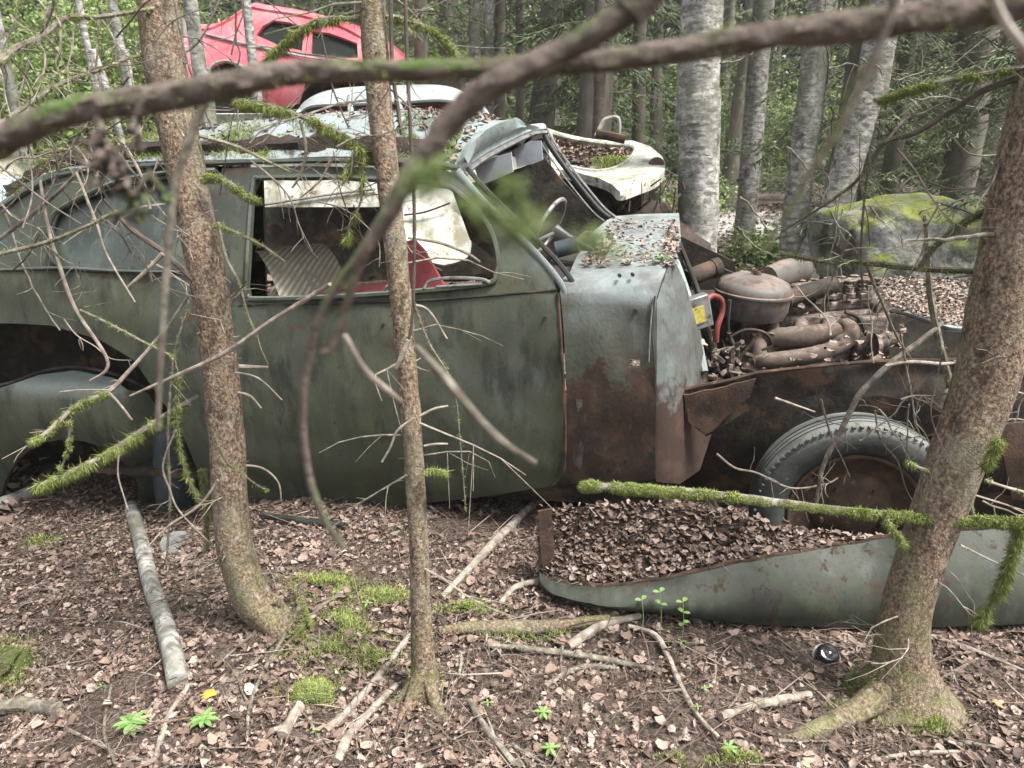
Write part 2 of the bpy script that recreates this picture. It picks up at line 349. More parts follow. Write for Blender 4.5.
mt['litter'] = M('dead_leaf', [(0, (.03, .019, .014)), (.16, (.075, .047, .034)), (.36, (.13, .085, .063)), (.58, (.18, .126, .098)), (.8, (.23, .17, .14)), (.95, (.27, .21, .175)), (.985, (.30, .24, .205)), (.996, (.30, .25, .21)), (1, (.32, .2, .07))], island=True, rough=.7, bump=.4, bs=150, spec=.5)
mt['needle_litter'] = M('dead_needles', [(0, (.03, .02, .014)), (.4, (.09, .058, .042)), (.8, (.17, .12, .095)), (1, (.34, .28, .235))], island=True, rough=.85, bump=0)
mt['moss'] = M('moss', [(0, (.07, .09, .022)), (.35, (.14, .175, .045)), (.7, (.23, .27, .085)), (1, (.36, .38, .17))], island=True, rough=.95, bump=0, spec=.1)
mt['moss_bed'] = M('moss_bed', [(.3, (.03, .038, .012)), (.5, (.07, .085, .025)), (.75, (.12, .14, .045))], 30, rough=1, bump=1, bs=120, bd=.01, layers=[((.05, .035, .025), 9, (1, 1, 1), .55, .65, {})])
mt['bark'] = M('spruce_bark', [(.32, (.030, .019, .013)), (.44, (.11, .072, .048)), (.55, (.19, .135, .095)), (.68, (.32, .255, .19))], 130, (1, 1, .8), rough=.95, bump=1, bs=230, bsc=(1, 1, .8), bd=.004, bvoro=(260, (1, 1, .8), -.35), layers=[
    ((.36, .34, .28), 34, (1, 1, .8), .58, .68, {'a': .7}), ((.13, .14, .07), 5, (1, 1, .5), .5, .68, {'a': .55}), ((.03, .021, .015), 32, (1, 1, .5), .54, .64, {'a': .75}), ((.36, .33, .27), 140, (1, 1, 1), .6, .66, {'a': .7}), ((.20, .195, .15), 6, (1, 1, .6), .52, .66, {'a': .5}), ((.12, .14, .04), 14, (1, 1, 1), .45, .62, {'z0': .0, 'z1': .35, 'a': .5})])
mt['bark_far'] = M('far_trunk_bark', [(.3, (.075, .066, .055)), (.6, (.14, .125, .105)), (.8, (.21, .2, .175))], 9, (1, 1, .4), rough=.95, bump=.6, bs=30, layers=[((.09, .11, .05), 3, (1, 1, .6), .52, .7, {'a': .7})])
mt['birch'] = M('birch_bark', [(.32, (.12, .115, .10)), (.5, (.29, .28, .26)), (.68, (.50, .49, .46))], 16, (1, 1, 1.6), rough=.8, bump=.5, bs=40, bd=.01, layers=[
    ((.085, .08, .07), 9, (1, 1, 4), .52, .62, {'a': .85}), ((.035, .032, .028), 26, (1, 1, 4), .56, .64, {}), ((.10, .105, .075), 3, (1, 1, .5), .44, .60, {'a': .85}), ((.05, .045, .038), 12, (1, 1, .9), .57, .66, {'a': .9})])
mt['twig'] = M('dead_twig', [(.3, (.055, .044, .033)), (.5, (.125, .108, .085)), (.72, (.24, .23, .19))], 40, rough=.9, bump=.6, bs=120)
mt['pale_twig'] = M('bleached_twig', [(.3, (.11, .09, .07)), (.5, (.21, .178, .145)), (.72, (.36, .32, .275))], 40, rough=.85, bump=.4, bs=120)
mt['dark_twig'] = M('dark_twig', [(.3, (.04, .032, .026)), (.6, (.085, .068, .055)), (.8, (.13, .11, .09))], 30, rough=.9, bump=.8, bs=140, bd=.003)
mt['front_bark'] = M('rough_branch_bark', [(.3, (.05, .038, .032)), (.55, (.11, .085, .072)), (.8, (.18, .145, .125))], 60, rough=.95, bump=1, bs=200, bd=.004, layers=[((.055, .09, .02), 12, (1, 1, 1), .50, .60, {'up': -.5})])
mt['needle'] = M('spruce_needles', [(0, (.055, .075, .035)), (.5, (.11, .145, .07)), (.85, (.16, .20, .10)), (1, (.2, .2, .14))], island=True, rough=.7, bump=0, spec=.3)
mt['far_needle'] = M('distant_foliage', [(0, (.08, .105, .055)), (.4, (.14, .18, .09)), (.75, (.21, .26, .13)), (1, (.28, .3, .2))], island=True, rough=.8, bump=0, spec=.2)
mt['bright_leaf'] = M('fresh_green_leaf', [(0, (.10, .15, .04)), (.5, (.19, .27, .08)), (1, (.32, .38, .16))], island=True, rough=.55, bump=0, spec=.4, trans=.35)
mt['plant'] = M('seedling_leaf', [(0, (.12, .22, .06)), (.6, (.19, .31, .10)), (1, (.26, .38, .15))], island=True, rough=.5, bump=.2, spec=.4, trans=.3)
mt['rock'] = M('lichen_rock', [(.3, (.12, .12, .11)), (.5, (.24, .24, .225)), (.75, (.40, .40, .385))], 6, rough=.95, bump=1, bs=25, bd=.03, layers=[((.05, .055, .035), 4, (1, 1, 1), .48, .6, {'a': .9}), ((.17, .21, .035), 5, (1, 1, 1), .42, .54, {'up': .1}), ((.11, .13, .05), 11, (1, 1, 1), .58, .66, {}), ((.30, .31, .09), 7, (1, 1, 1), .46, .6, {'up': .3, 'a': .7})])
mt['glassdirty'] = M('grimy_window_glass', [(.3, (.022, .03, .026)), (.55, (.05, .062, .055)), (.8, (.085, .10, .088))], 5, rough=.18, bump=.1, spec=.6, layers=[((.09, .11, .08), 18, (1, 1, .6), .5, .7, {'r': .8, 'a': .7}), ((.03, .035, .028), 7, (1, 1, 1), .5, .65, {'r': .6})])
mt['seat'] = M('seat_cloth', [(.3, (.24, .215, .16)), (.7, (.38, .355, .28))], 12, rough=.9, bump=.4, layers=[((.08, .09, .04), 9, (1, 1, 1), .55, .7, {'a': .7})])
def stripes(m, sc_, col):
    nt = m.node_tree; b = nt.nodes['Principled BSDF']; lk = b.inputs['Base Color'].links[0].from_socket
    g = nt.nodes.new('ShaderNodeNewGeometry'); wv = nt.nodes.new('ShaderNodeTexWave'); wv.inputs['Scale'].default_value = sc_; wv.inputs['Distortion'].default_value = .4
    mp = nt.nodes.new('ShaderNodeMapping'); mp.inputs['Rotation'].default_value = (0, R(-18), 0)
    nt.links.new(g.outputs['Position'], mp.inputs[0]); nt.links.new(mp.outputs[0], wv.inputs[0])
    f = ramp(nt, wv.outputs[1], [(.35, 0.0), (.55, 1.0)]); nt.links.new(mix(nt, f, lk, col), b.inputs['Base Color'])
stripes(mt['seat'], 16, (.19, .175, .135))

mt['darkglass'] = M('dark_window', [(.3, (.008, .01, .008)), (.7, (.015, .018, .014))], 6, rough=.5, bump=0, spec=.15)
mt['cast'] = M('dusty_cast_iron', [(.3, (.05, .036, .028)), (.7, (.115, .088, .072))], 9, rough=.9, bump=.5, bs=140, layers=[((.06, .035, .024), 14, (1, 1, 1), .5, .64, {}), ((.19, .155, .13), 30, (1, 1, 1), .45, .62, {'up': .5, 'a': .6})])
# ---------------------------------------------------------------- ground
def grid_mesh(name, xs, ys, f, mat):
    nx, ny = len(xs), len(ys); V = np.array([(x, y, f(x, y)) for y in ys for x in xs])
    i, j = np.meshgrid(np.arange(nx - 1), np.arange(ny - 1)); a = (j * nx + i).ravel()
    return np_mesh(name, V, np.stack([a, a + 1, a + nx + 1, a + nx], 1), mat, smooth=True)
def axis_pts(a, b, fine_a, fine_b, fs, cs_):
    out = []; x = a
    while x < b: out.append(x); x += fs if fine_a <= x < fine_b else (cs_ if abs(x) < 14 else cs_ * 5)
    return out + [b]
gx = axis_pts(-60, 60, -2.6, 2.8, .035, .35); gy = axis_pts(-40, 75, .8, 4.2, .035, .35)
g_ = grid_mesh('ground', gx, gy, lambda x, y: ground(x, y) + (.02 * fn(x, y, 5, 9) + .012 * fn(x, y, 7, 25) if -2.7 < x < 2.9 and .7 < y < 4.4 else 0), mt['ground']); g_['kind'] = 'structure'
# gravel track glimpsed on the right behind the cars
pb = []
for i in range(25):
    x = 0.6 + i * .35; yc = 11.4 + .25 * math.sin(i * .3) + i * .05
    pb.append([Vector((x, yc + d, ground(x, yc + d) + .02 - .02 * (abs(d) > 1.5))) for d in (-1.8, -1.2, -.5, 0, .5, 1.2, 1.8)])
m = MB(); m.loft(pb); o = m.build('path', mt['road']); o['kind'] = 'structure'

# ---------------------------------------------------------------- scattered leaves and needles
def leaf_templates():
    T = []
    for k in range(14):
        n = 8; w_ = random.uniform(.16, .46); out = [(0, 0, 0)]
        for j in range(n):
            a = 2 * math.pi * j / n; r = 1 + random.uniform(-.38, .22)
            out.append((math.cos(a) * .5 * r, math.sin(a) * w_ * r, random.uniform(-.1, .26) * (1 if k % 2 else -1) + .7 * abs(math.sin(a)) * w_ * (1 if k < 9 else -1)))
        T.append(np.array(out))
    return T
LT = leaf_templates(); LF = np.array([(0, j + 1, (j + 1) % 8 + 1) for j in range(8)])
def rot_basis(nrm_tilt, n):
    """random rotation matrices: spin about z then tilt"""
    a = rng.uniform(0, 2 * np.pi, n); t = np.abs(rng.normal(0, nrm_tilt, n)); b = rng.uniform(0, 2 * np.pi, n)
    ca, sa = np.cos(a), np.sin(a); Z = np.zeros(n); O = np.ones(n)
    Rz = np.stack([ca, -sa, Z, sa, ca, Z, Z, Z, O], 1).reshape(n, 3, 3)
    kx, ky = np.cos(b), np.sin(b); c, s = np.cos(t), np.sin(t); C = 1 - c
    Rt = np.stack([c + kx * kx * C, kx * ky * C, ky * s, kx * ky * C, c + ky * ky * C, -kx * s, -ky * s, kx * s, c], 1).reshape(n, 3, 3)
    return Rt @ Rz
def leaves(name, pts, size, mat, tilt=.35, parent=None, off=None, lift=.012):
    n = len(pts); pts = np.array(pts); Rm = rot_basis(tilt, n); sc = rng.uniform(size[0], size[1], n); k = rng.integers(0, len(LT), n)
    Tm = np.stack(LT)[k]; V = np.einsum('nij,nkj->nki', Rm, Tm) * sc[:, None, None]
    V += pts[:, None, :]; V[:, :, 2] += (rng.uniform(0.1, 1, n) * lift)[:, None]
    Fm = (LF[None] + (np.arange(n) * 9)[:, None, None]).reshape(-1, 3)
    return np_mesh(name, V.reshape(-1, 3), Fm, mat, parent, off=off, smooth=True)
def splinters(name, pts, L, wd, mat, tilt=.2, parent=None, dirs=None, off=None):
    """thin bent slivers (needles, twig bits)"""
    n = len(pts); pts = np.array(pts, dtype=float); l = rng.uniform(L[0], L[1], n); W = rng.uniform(wd[0], wd[1], n)
    if dirs is None:
        a = rng.uniform(0, 2 * np.pi, n); d = np.stack([np.cos(a), np.sin(a), rng.normal(0, tilt, n)], 1)
    else: d = np.array(dirs, dtype=float)
    d /= np.linalg.norm(d, axis=1)[:, None] + 1e-9
    s = np.cross(d, rng.normal(0, 1, (n, 3))); s /= np.linalg.norm(s, axis=1)[:, None] + 1e-9
    u = np.cross(d, s); A = pts; B = pts + d * (l * .5)[:, None] + u * (l * rng.uniform(-.1, .1, n))[:, None]; Cc = pts + d * l[:, None]
    w_ = W[:, None]; V = np.stack([A - s * w_, A + s * w_, A + u * w_, B - s * w_ * .8, B + s * w_ * .8, B + u * w_ * .8, Cc], 1).reshape(-1, 3)
    f = np.array([(0, 1, 4), (0, 4, 3), (1, 2, 5), (1, 5, 4), (2, 0, 3), (2, 3, 5), (3, 4, 6), (4, 5, 6), (5, 3, 6)])
    return np_mesh(name, V, (f[None] + (np.arange(n) * 7)[:, None, None]).reshape(-1, 3), mat, parent, off=off)
def gp(x, y, dz=0): return (x, y, ground(x, y) + dz)
def stuff(o, label=None, cat='leaves'):
    o['kind'] = 'stuff'
    if label: o['label'] = label; o['category'] = cat
    return o
n1 = 90000; X = rng.uniform(-2.3, 2.5, n1); Y = 1.0 + 2.9 * rng.uniform(0, 1, n1) ** 1.1
keep = [(x, y) for x, y in zip(X, Y) if not (abs(x - .4) < .55 and 1.45 < y < 1.92 and random.random() < .45) and fn(x, y, 9, 2.2) > -.4 - random.random() * .4]
keep = [(x, y) for x, y in keep if fn(x, y, 21, 3.3) + .5 * fn(x, y, 12, 9) > -.18 - random.random() * .35]; nk = int(len(keep) * .66)
stuff(leaves('leaf_crumbs', [gp(x, y, .006) for x, y in keep[:nk]], (.005, .017), mt['litter'], .5, lift=.016), 'crumbled bits of dead leaves covering the forest floor round the wrecks')
stuff(leaves('leaf_litter', [gp(x, y, .004) for x, y in keep[nk:]], (.011, .042), mt['litter'], .24, lift=.015), 'brown dead leaves covering the forest floor round the wrecks')
pts = []
while len(pts) < 26000:
    x, y = random.uniform(-9, 9), random.uniform(3.4, 15)
    pts.append(gp(x, y, .005))
pts += [gp(x, y, .005) for x, y in zip(rng.uniform(-7, -2.2, 7000), rng.uniform(.6, 3.6, 7000))] + [gp(x, y, .005) for x, y in zip(rng.uniform(2.4, 6, 5000), rng.uniform(.6, 3.6, 5000))]
stuff(leaves('far_leaf_litter', pts, (.04, .10), mt['litter'], .35, lift=.03), 'brown dead leaves on the forest floor beyond the wrecks')
pts = [gp(x, y, .012) for x, y in zip(rng.uniform(-2.3, 2.5, 110000), 1 + 2.8 * rng.uniform(0, 1, 110000) ** 1.1)]
stuff(splinters('twig_litter', pts, (.015, .075), (.0003, .0008), mt['needle_litter'], .25), 'needles and broken twig bits strewn over the dead leaves', 'twigs')
pts = [gp(x, y, .014) for x, y in zip(rng.uniform(-2.3, 2.5, 6500), 1 + 2.4 * rng.uniform(0, 1, 6500))]
stuff(splinters('broken_twigs', pts, (.06, .3), (.0008, .0026), mt['needle_litter'], .12), 'longer thin broken twigs lying on the leaf litter', 'twigs')
# moss beds on the forest floor
def moss_blades(pts, size=(.008, .018), name='moss', parent=None, dirs=None, off=None, w=(.0005, .0011)):
    o = splinters(name, pts, size, w, mt['moss'], 1.0, parent, dirs, off); o['kind'] = 'stuff'; return o
pts = []; dr = []
for (px, py, rx, ry, n) in ((325, 588, 45, 14, 1500), (345, 628, 28, 20, 900), (375, 655, 28, 22, 700), (310, 695, 30, 14, 1500), (385, 600, 40, 12, 700), (535, 635, 45, 10, 1200), (470, 612, 45, 8, 500), (8, 665, 28, 26, 2200), (865, 715, 40, 12, 700), (720, 762, 60, 8, 600), (40, 545, 25, 10, 200), (935, 728, 30, 14, 600), (330, 655, 60, 30, 500)):
    for _ in range(int(n * 2.6)):
        a = random.uniform(0, 6.28); r = abs(random.gauss(0, .55))
        p = G(px + math.cos(a) * r * rx, py + math.sin(a) * r * ry)
        if fn(p.x, p.y, 2, 11) < -.25: continue
        pts.append((p.x, p.y, ground(p.x, p.y) + .006 + random.uniform(0, .02) * max(0, 1.3 - r))); dr.append((random.gauss(0, .6), random.gauss(0, .6), 1))
mo = stuff(moss_blades(pts, (.008, .02), 'ground_moss', dirs=dr, w=(.0007, .0015)), 'yellow green moss patches between the leaves', 'moss')

# ---------------------------------------------------------------- forest
def spruce_parts(seed, H=11.0, r0=.13, dead=5.0, dens_=1.0, spread=1.15):
    rs = random.Random(seed); tr = MB(); k = 16; path = []; bx, by = rs.uniform(-.15, .15), rs.uniform(-.15, .15)
    for i in range(k + 1):
        t = i / k; path.append(Vector((bx * t * t + .03 * math.sin(t * 7 + seed), by * t + .03 * math.cos(t * 5 + seed), -.15 + H * t)))
    rad = [r0 * (1.25 if i == 0 else 1) * (1 - .93 * (i / k)) + .004 for i in range(k + 1)]
    tr.tube(path, rad, 9, rough=.12, freq=4)
    br = MB(); sp = []; sd_ = []
    z = .35
    while z < H - .2:
        t = (z + .15) / H; c = path[min(k, int(t * k))]; nb = rs.choice((2, 3, 4, 5)) if z < 4.2 else rs.choice((1, 2))
        for _ in range(nb):
            a = rs.uniform(0, 6.283); isdead = z < dead
            L = (spread * (1 - .8 * max(0, (z - dead) / (H - dead))) if not isdead else spread * rs.uniform(.45, 1.15)) * rs.uniform(.7, 1.1)
            d = Vector((math.cos(a), math.sin(a), 0)); dp = rs.uniform(-.75, -.05) if isdead else rs.uniform(-.5, .0)
            pp = []; q = Vector((c.x, c.y, z))
            wob = rs.uniform(-.25, .25); s_ = Vector((-d.y, d.x, 0))
            for j in range(6):
                u = j / 5; pp.append(q + d * L * u + Vector((0, 0, dp * L * u * u * .8)) + s_ * wob * u * u * L)
            br.tube(pp, [.008, .0065, .005, .004, .003, .0015], 3, caps=False)
            live = (not isdead) or rs.random() < .7
            ns = int((20 if isdead else 6) * dens_)
            for _k in range(ns):
                u = rs.uniform(.18, 1); i0 = min(4, int(u * 5)); p = pp[i0].lerp(pp[i0 + 1], u * 5 - i0)
                sd = (s_ * rs.choice((-1, 1)) * rs.uniform(.4, 1) + d * rs.uniform(.1, .8) + Vector((0, 0, rs.uniform(-.9, .15))))
                sd.normalize(); l = rs.uniform(.10, .34) * (1.1 - .5 * u)
                if live: sp.append((p, sd, l))
                else: br.add([p, p + Vector((.002, .002, .004)), p + sd * l], [(0, 1, 2)])
        z += rs.uniform(.16, .30)
    return tr, br, sp
SPM = []
for sd_ in range(4):
    tr, br, sp = spruce_parts(sd_ + 11, H=rng.uniform(7, 9), r0=(.10, .14, .085, .17)[sd_], dead=(4.5, 6, 3.5, 7)[sd_])
    to = tr.build('trunk', mt['bark_far']); bo = br.build('branches', mt['twig'], smooth=False)
    # crown sprays: each is a feathery strip of needle slivers
    Pp = []; Dd = []
    for (p, d, l) in sp:
        for q in range(5):
            u = q / 5; Pp.append(p + d * l * u)
            s = d.cross(Vector((0, 0, 1))).normalized(); sg = 1 if q % 2 else -1
            Dd.append(d * .8 + s * sg * .9 + Vector((0, 0, -.35)))
    co = splinters('crown', [tuple(p) for p in Pp], (.05, .12), (.004, .009), mt['needle'], dirs=[tuple(d) for d in Dd])
    SPM.append((to.data, bo.data, co.data))
    for o in (to, bo, co): bpy.data.objects.remove(o)
def where(x, y):
    z = ground(x, y) + .8; d = y * ct - (z - CAM.z) * st; px = 512 + F * x / max(d, .1)
    for lim, w_ in ((0, 'beyond the left edge of the view'), (140, 'behind the leafy scrub at the upper left'), (250, 'behind the red car tail'), (362, 'behind the red car windows'), (430, 'behind the middle spruce trunk'), (475, 'left of the pair of pale thin birches'), (520, 'right of the pair of pale thin birches'),
                    (596, 'above the engine bay of the white car'), (640, 'right of the dark thin trunk above the white car'), (682, 'just left of the thickest birch'), (722, 'hidden partly by the thickest birch'), (745, 'between the thickest and the second birch'), (790, 'between the second and the third birch'), (830, 'between the third birch and the leaning one'),
                    (890, 'right of the leaning birch'), (960, 'above the mossy boulder'), (1024, 'behind the right spruce trunk')):
        if px < lim: return w_
    return 'beyond the right edge of the view'
def put_spruce(k, x, y, s, lean=(0, 0), label=None, group='spruces of the forest behind the wrecks'):
    if label is None: label = ('nearer' if y < 10 else 'more distant' if y < 15 else 'faintest far') + ' slender forest spruce ' + where(x, y)
    r = empty('spruce_tree', (x, y, ground(x, y)), label, 'tree', group); r.scale = (s, s, s); r.rotation_euler = (lean[0], lean[1], random.uniform(0, 6.28))
    for nm, me in zip(('trunk', 'branches', 'crown'), SPM[k]):
        o = bpy.data.objects.new(nm, me); COL.objects.link(o); o.parent = r
    return r
taken = []
def free(x, y, d):
    for (a, b) in taken:
        if (a - x) ** 2 + (b - y) ** 2 < d * d: return False
    taken.append((x, y)); return True
tries = 0
for ring, (y0, y1, cnt, dm) in enumerate(((7.6, 11, 13, 1.1), (11, 17, 24, 1.4), (17, 25, 30, 1.6))):
    c = 0; tries = 0
    while c < cnt and tries < 4000:
        tries += 1; y = random.uniform(y0, y1); x = random.uniform(-.78, .78) * y
        if ring == 0 and (x < -.2 * y or (x > .95 and x < 2.6 and y < 9.5)): continue
        if ring == 1 and x < -.30 * y: continue
        if y < 13.6 and .15 * y < x < .44 * y: continue
        if not free(x, y, dm): continue
        put_spruce(random.randrange(4), x, y, random.uniform(.75, 1.2), (random.gauss(0, .03), random.gauss(0, .03))); c += 1
for (x, y) in ((3.6, 5.4), (4.3, 6.6), (3.2, 7.4), (5.0, 5.0), (4.1, 8.4), (0.9, 8.6)):
    put_spruce(random.randrange(4), x, y, random.uniform(.8, 1.1))
# unseen side and back trees, added to darken sides and reflections
for (x, y) in ((-4.2, 1.0), (-4.6, -2.5), (4.4, .2), (4.8, -3), (-1.5, -5), (1.6, -5.5), (0, -8), (-3.5, -7), (3.8, -7)):
    put_spruce(random.randrange(4), x, y, random.uniform(.9, 1.2), label='unseen spruce added beside the clearing for shade', group='unseen spruces added round the clearing for shade')
# far mass of forest
pts = []; n = 80000
ang = rng.uniform(R(-58), R(58), n); rr = rng.uniform(25, 34, n); zz = rng.uniform(0, 1, n) ** 1.1 * 13
P3 = np.stack([np.sin(ang) * rr, np.cos(ang) * rr, zz + .3], 1); D3 = rng.normal(0, 1, (n, 3)); D3[:, 2] -= .8
stuff(splinters('forest', P3, (.35, .8), (.06, .13), mt['far_needle'], dirs=D3), 'far off dense green forest closing the view behind everything', 'forest')
# bright leafy undergrowth
def bush(x, y, rx, ry, h, n, label, size=(.03, .08), nm='leafy_bush', tilt=.8, cat='bush', group=None, mat='bright_leaf'):
    z = ground(x, y); e = empty(nm, (x, y, z), label, cat, group); L = []; st_ = MB()
    for _ in range(max(5, n // 120)):
        a = random.uniform(0, 6.28); r = random.random(); tip = Vector((x + math.cos(a) * rx * r, y + math.sin(a) * ry * r, z + h * random.uniform(.5, 1)))
        b = Vector((x + math.cos(a) * rx * r * .4, y + math.sin(a) * ry * r * .4, z - .02)); mid = b.lerp(tip, .5) + Vector((0, 0, h * .1))
        pl = smooth_path([b, mid, tip], 4); st_.tube(pl, lerpl([.005, .0015], len(pl)), 4)
        for __ in range(n // max(5, n // 120)):
            u = random.uniform(.15, 1); p = pl[int(u * (len(pl) - 1))]; s = .10 + .12 * rx
            L.append((p.x + random.gauss(0, s), p.y + random.gauss(0, s), max(z, p.z + random.gauss(0, s * .7))))
    st_.build('stems', mt['twig'], e); leaves('foliage', L, size, mt[mat], tilt, parent=e)
    return e
BL = [(P(745, 245, 6.0), 'bright green ferny clump between the pale birches'), ]
for (px, py, Y, rx, h, n, lab) in (
    (735, 245, 6.2, .30, .25, 1300, 'low bright green plants at the foot of the second birch'),
    (770, 200, 8.4, .5, .35, 900, 'fresh green shrub behind the second and third birches'),
    (810, 245, 6.6, .3, .2, 500, 'small green plants between the leaning birches'),
    (880, 185, 9.5, .6, .5, 700, 'green bush behind the mossy boulder'),
    (60, 60, 9.0, 1.3, 2.0, 6000, 'tall sunlit leafy thicket in the upper left corner'),
    (20, 110, 7.6, .9, 1.0, 3000, 'bright leafy scrub under the thicket at the left edge'),
    (120, 40, 10.5, 1.2, 2.2, 4000, 'leafy sunlit bushes left of the red car'),
    (230, 8, 11.0, 1.2, 1.6, 3500, 'green leafy bushes rising behind the red car roof'),
    (380, 5, 11.5, 1.3, 1.6, 3000, 'green leafy bushes behind the red car windows'),
    (320, 4, 12.5, 1.6, 2.2, 3500, 'tall yellow green bush beyond the red car'),
    (440, 60, 14, 1.3, 2.6, 2600, 'pale green sapling thicket behind the pair of thin birches'),
    (560, 60, 15, 1.5, 2.8, 3000, 'pale green sapling thicket above the engine bay of the white car'),
    (650, 60, 17, 1.6, 3.2, 3000, 'tall light green thicket just left of the thickest birch'),
    (735, 60, 16, 1.2, 2.8, 2400, 'light green thicket seen between the thickest and the second birch'),
    (790, 90, 18, 1.4, 3.2, 2600, 'light green thicket seen between the second and third birches'),
    (870, 90, 14, 1.3, 2.6, 2600, 'light green thicket right of the leaning birch'),
    (950, 90, 16, 1.5, 3.0, 2800, 'light green thicket high above the mossy boulder'),
    (700, 180, 13.5, 1.0, .6, 1200, 'low fresh green plants bordering the path beyond the thickest birch')):
    p = P(px, py, Y); bush(p.x, Y, rx, rx * .8, h, n, lab, (.035, .085) if Y > 7 else (.02, .05), tilt=.9)
# birches
def birch(pxs, Y, wpx, label, mk='birch', nm='birch_tree', H=7.5, cat='tree'):
    """trunk through the picture points, carried on to its root and its top"""
    pts = [P(px, py, Y) for px, py in pxs]; d0 = pts[0] - pts[1]; d1 = (pts[-1] - pts[-2]).normalized()
    top = pts[0] + (d0.normalized() * .3 + Vector((0, 0, 1))).normalized() * H; gz = ground(pts[-1].x, Y)
    if pts[-1].z > gz: pts.append(Vector((pts[-1].x + d1.x * (pts[-1].z - gz) * .8, Y, gz - .1)))
    pts = [top] + pts; path = smooth_path(pts, 10); r = px2m(wpx, P(pxs[0][0], pxs[0][1], Y)) / 2
    rad = [r * (.25 + .8 * min(1, (top.z - p.z) / (H + .5)) + .35 * math.exp(-max(0, p.z - gz) * 7)) for p in path]
    e = empty(nm, (path[-1].x, path[-1].y, gz), label, cat); m = MB(); m.tube(path, rad, 18, rough=.07, freq=5); m.build('trunk', mt[mk], e)
    b = MB(); L = []
    for i in range(16):
        p = path[int(random.uniform(0, .12) * len(path))]; a = random.uniform(0, 6.28); l = random.uniform(.5, 1.3)
        t = p + Vector((math.cos(a) * l, math.sin(a) * l, random.uniform(.1, .8))); b.tube([p, p.lerp(t, .5) + Vector((0, 0, .1)), t], [.012, .008, .003], 4)
        for _ in range(45): q = p.lerp(t, random.uniform(.3, 1.05)); L.append((q.x + random.gauss(0, .15), q.y + random.gauss(0, .15), q.z + random.gauss(0, .15)))
    b.build('branches', mt['twig'], e); leaves('crown', L, (.04, .08), mt['bright_leaf'], .9, parent=e)
    return e
birch([(703, 0), (700, 100), (697, 255)], 5.0, 41, 'thickest pale birch trunk rising behind the cowl of the green car')
birch([(764, 0), (755, 110), (745, 226)], 8.6, 21, 'second birch, slim and upright, right of the thickest birch')
birch([(822, 0), (806, 130), (792, 245)], 7.0, 26, 'third birch with rough bark, left of the leaning trunk')
birch([(890, -20), (862, 110), (832, 215), (815, 252)], 6.8, 31, 'leaning pale birch trunk left of the mossy boulder')
birch([(984, 30), (972, 120), (958, 195)], 7.8, 28, 'grey smooth trunk rising behind the right end of the boulder', 'bark_far', 'spruce_tree')
birch([(190, 0), (203, 70), (212, 140)], 4.2, 14, 'slim pale birch close beside the left spruce trunk')
birch([(112, 0), (124, 50), (131, 95)], 5.2, 9, 'slim white birch between the left edge and the left spruce')
birch([(78, 0), (93, 50), (110, 100)], 5.6, 7, 'thin crooked birch with a mossy side, left of the slim white birch', 'birch')
birch([(246, 0), (253, 60), (258, 100)], 5.8, 9, 'thin birch stem in front of the red car')
birch([(474, 0), (475, 60), (476, 130)], 9.0, 11, 'left one of the pair of pale thin birches behind the crossing branches')
birch([(488, 0), (488, 60), (489, 130)], 9.3, 10, 'right one of the pair of pale thin birches behind the crossing branches')
birch([(600, 0), (601, 60), (597, 140)], 7.2, 11, 'dark thin trunk above the white car', 'dark_twig', 'spruce_tree')
birch([(641, 0), (640, 60), (637, 170)], 9.0, 13, 'grey trunk left of the thickest birch', 'bark_far', 'spruce_tree')
birch([(520, 0), (521, 60), (519, 140)], 10, 9, 'grey trunk right of the pair of pale thin birches', 'bark_far', 'spruce_tree')
birch([(917, 0), (905, 90), (893, 200)], 9.5, 13, 'brown trunk between the leaning birch and the grey smooth trunk', 'bark_far', 'spruce_tree')
birch([(5, 60), (18, 110), (30, 160)], 4.8, 10, 'pale thin birch at the left edge above the blue hood')
# mossy boulder
def rock(c, s, nm, label, seed, mat='rock', sub=5, am=.22, kx=1.0):
    bm = bmesh.new(); bmesh.ops.create_icosphere(bm, subdivisions=sub, radius=1)
    for v in bm.verts:
        p = v.co.copy(); q = Vector([math.copysign(abs(a) ** .62, a) for a in p]); d = noise.fractal(p * 1.3 + Vector((seed, 0, 0)), 1, 2, 5)
        q *= 1 + am * d; v.co = Vector((q.x * s[0] * (1 + .12 * q.z * kx), q.y * s[1], q.z * s[2]))
    me = bpy.data.meshes.new(nm); bm.to_mesh(me); bm.free(); me.materials.append(mt[mat]); me.polygons.foreach_set('use_smooth', [True] * len(me.polygons))
    o = bpy.data.objects.new(nm, me); COL.objects.link(o); o.location = c; tag(o, label, 'rock' if mat == 'rock' else 'moss'); return o
p = P(908, 250, 5.9); rock((p.x, 5.9, ground(p.x, 5.9) + .42), (.62, .55, .52), 'boulder', 'big grey boulder with yellow green moss on top behind the leafy hood', 3.1)
p = P(747, 263, 4.9); rock((p.x, 4.9, ground(p.x, 4.9) + .45), (.05, .05, .045), 'stone', 'small pale round stone behind the air cleaner', 6, sub=3)
p = P(749, 263, 4.9); rock((p.x + .02, 4.95, ground(p.x, 4.9) + .18), (.35, .3, .22), 'earth_mound', 'low brown earth mound carrying the small pale stone', 8, 'dirt', sub=4)

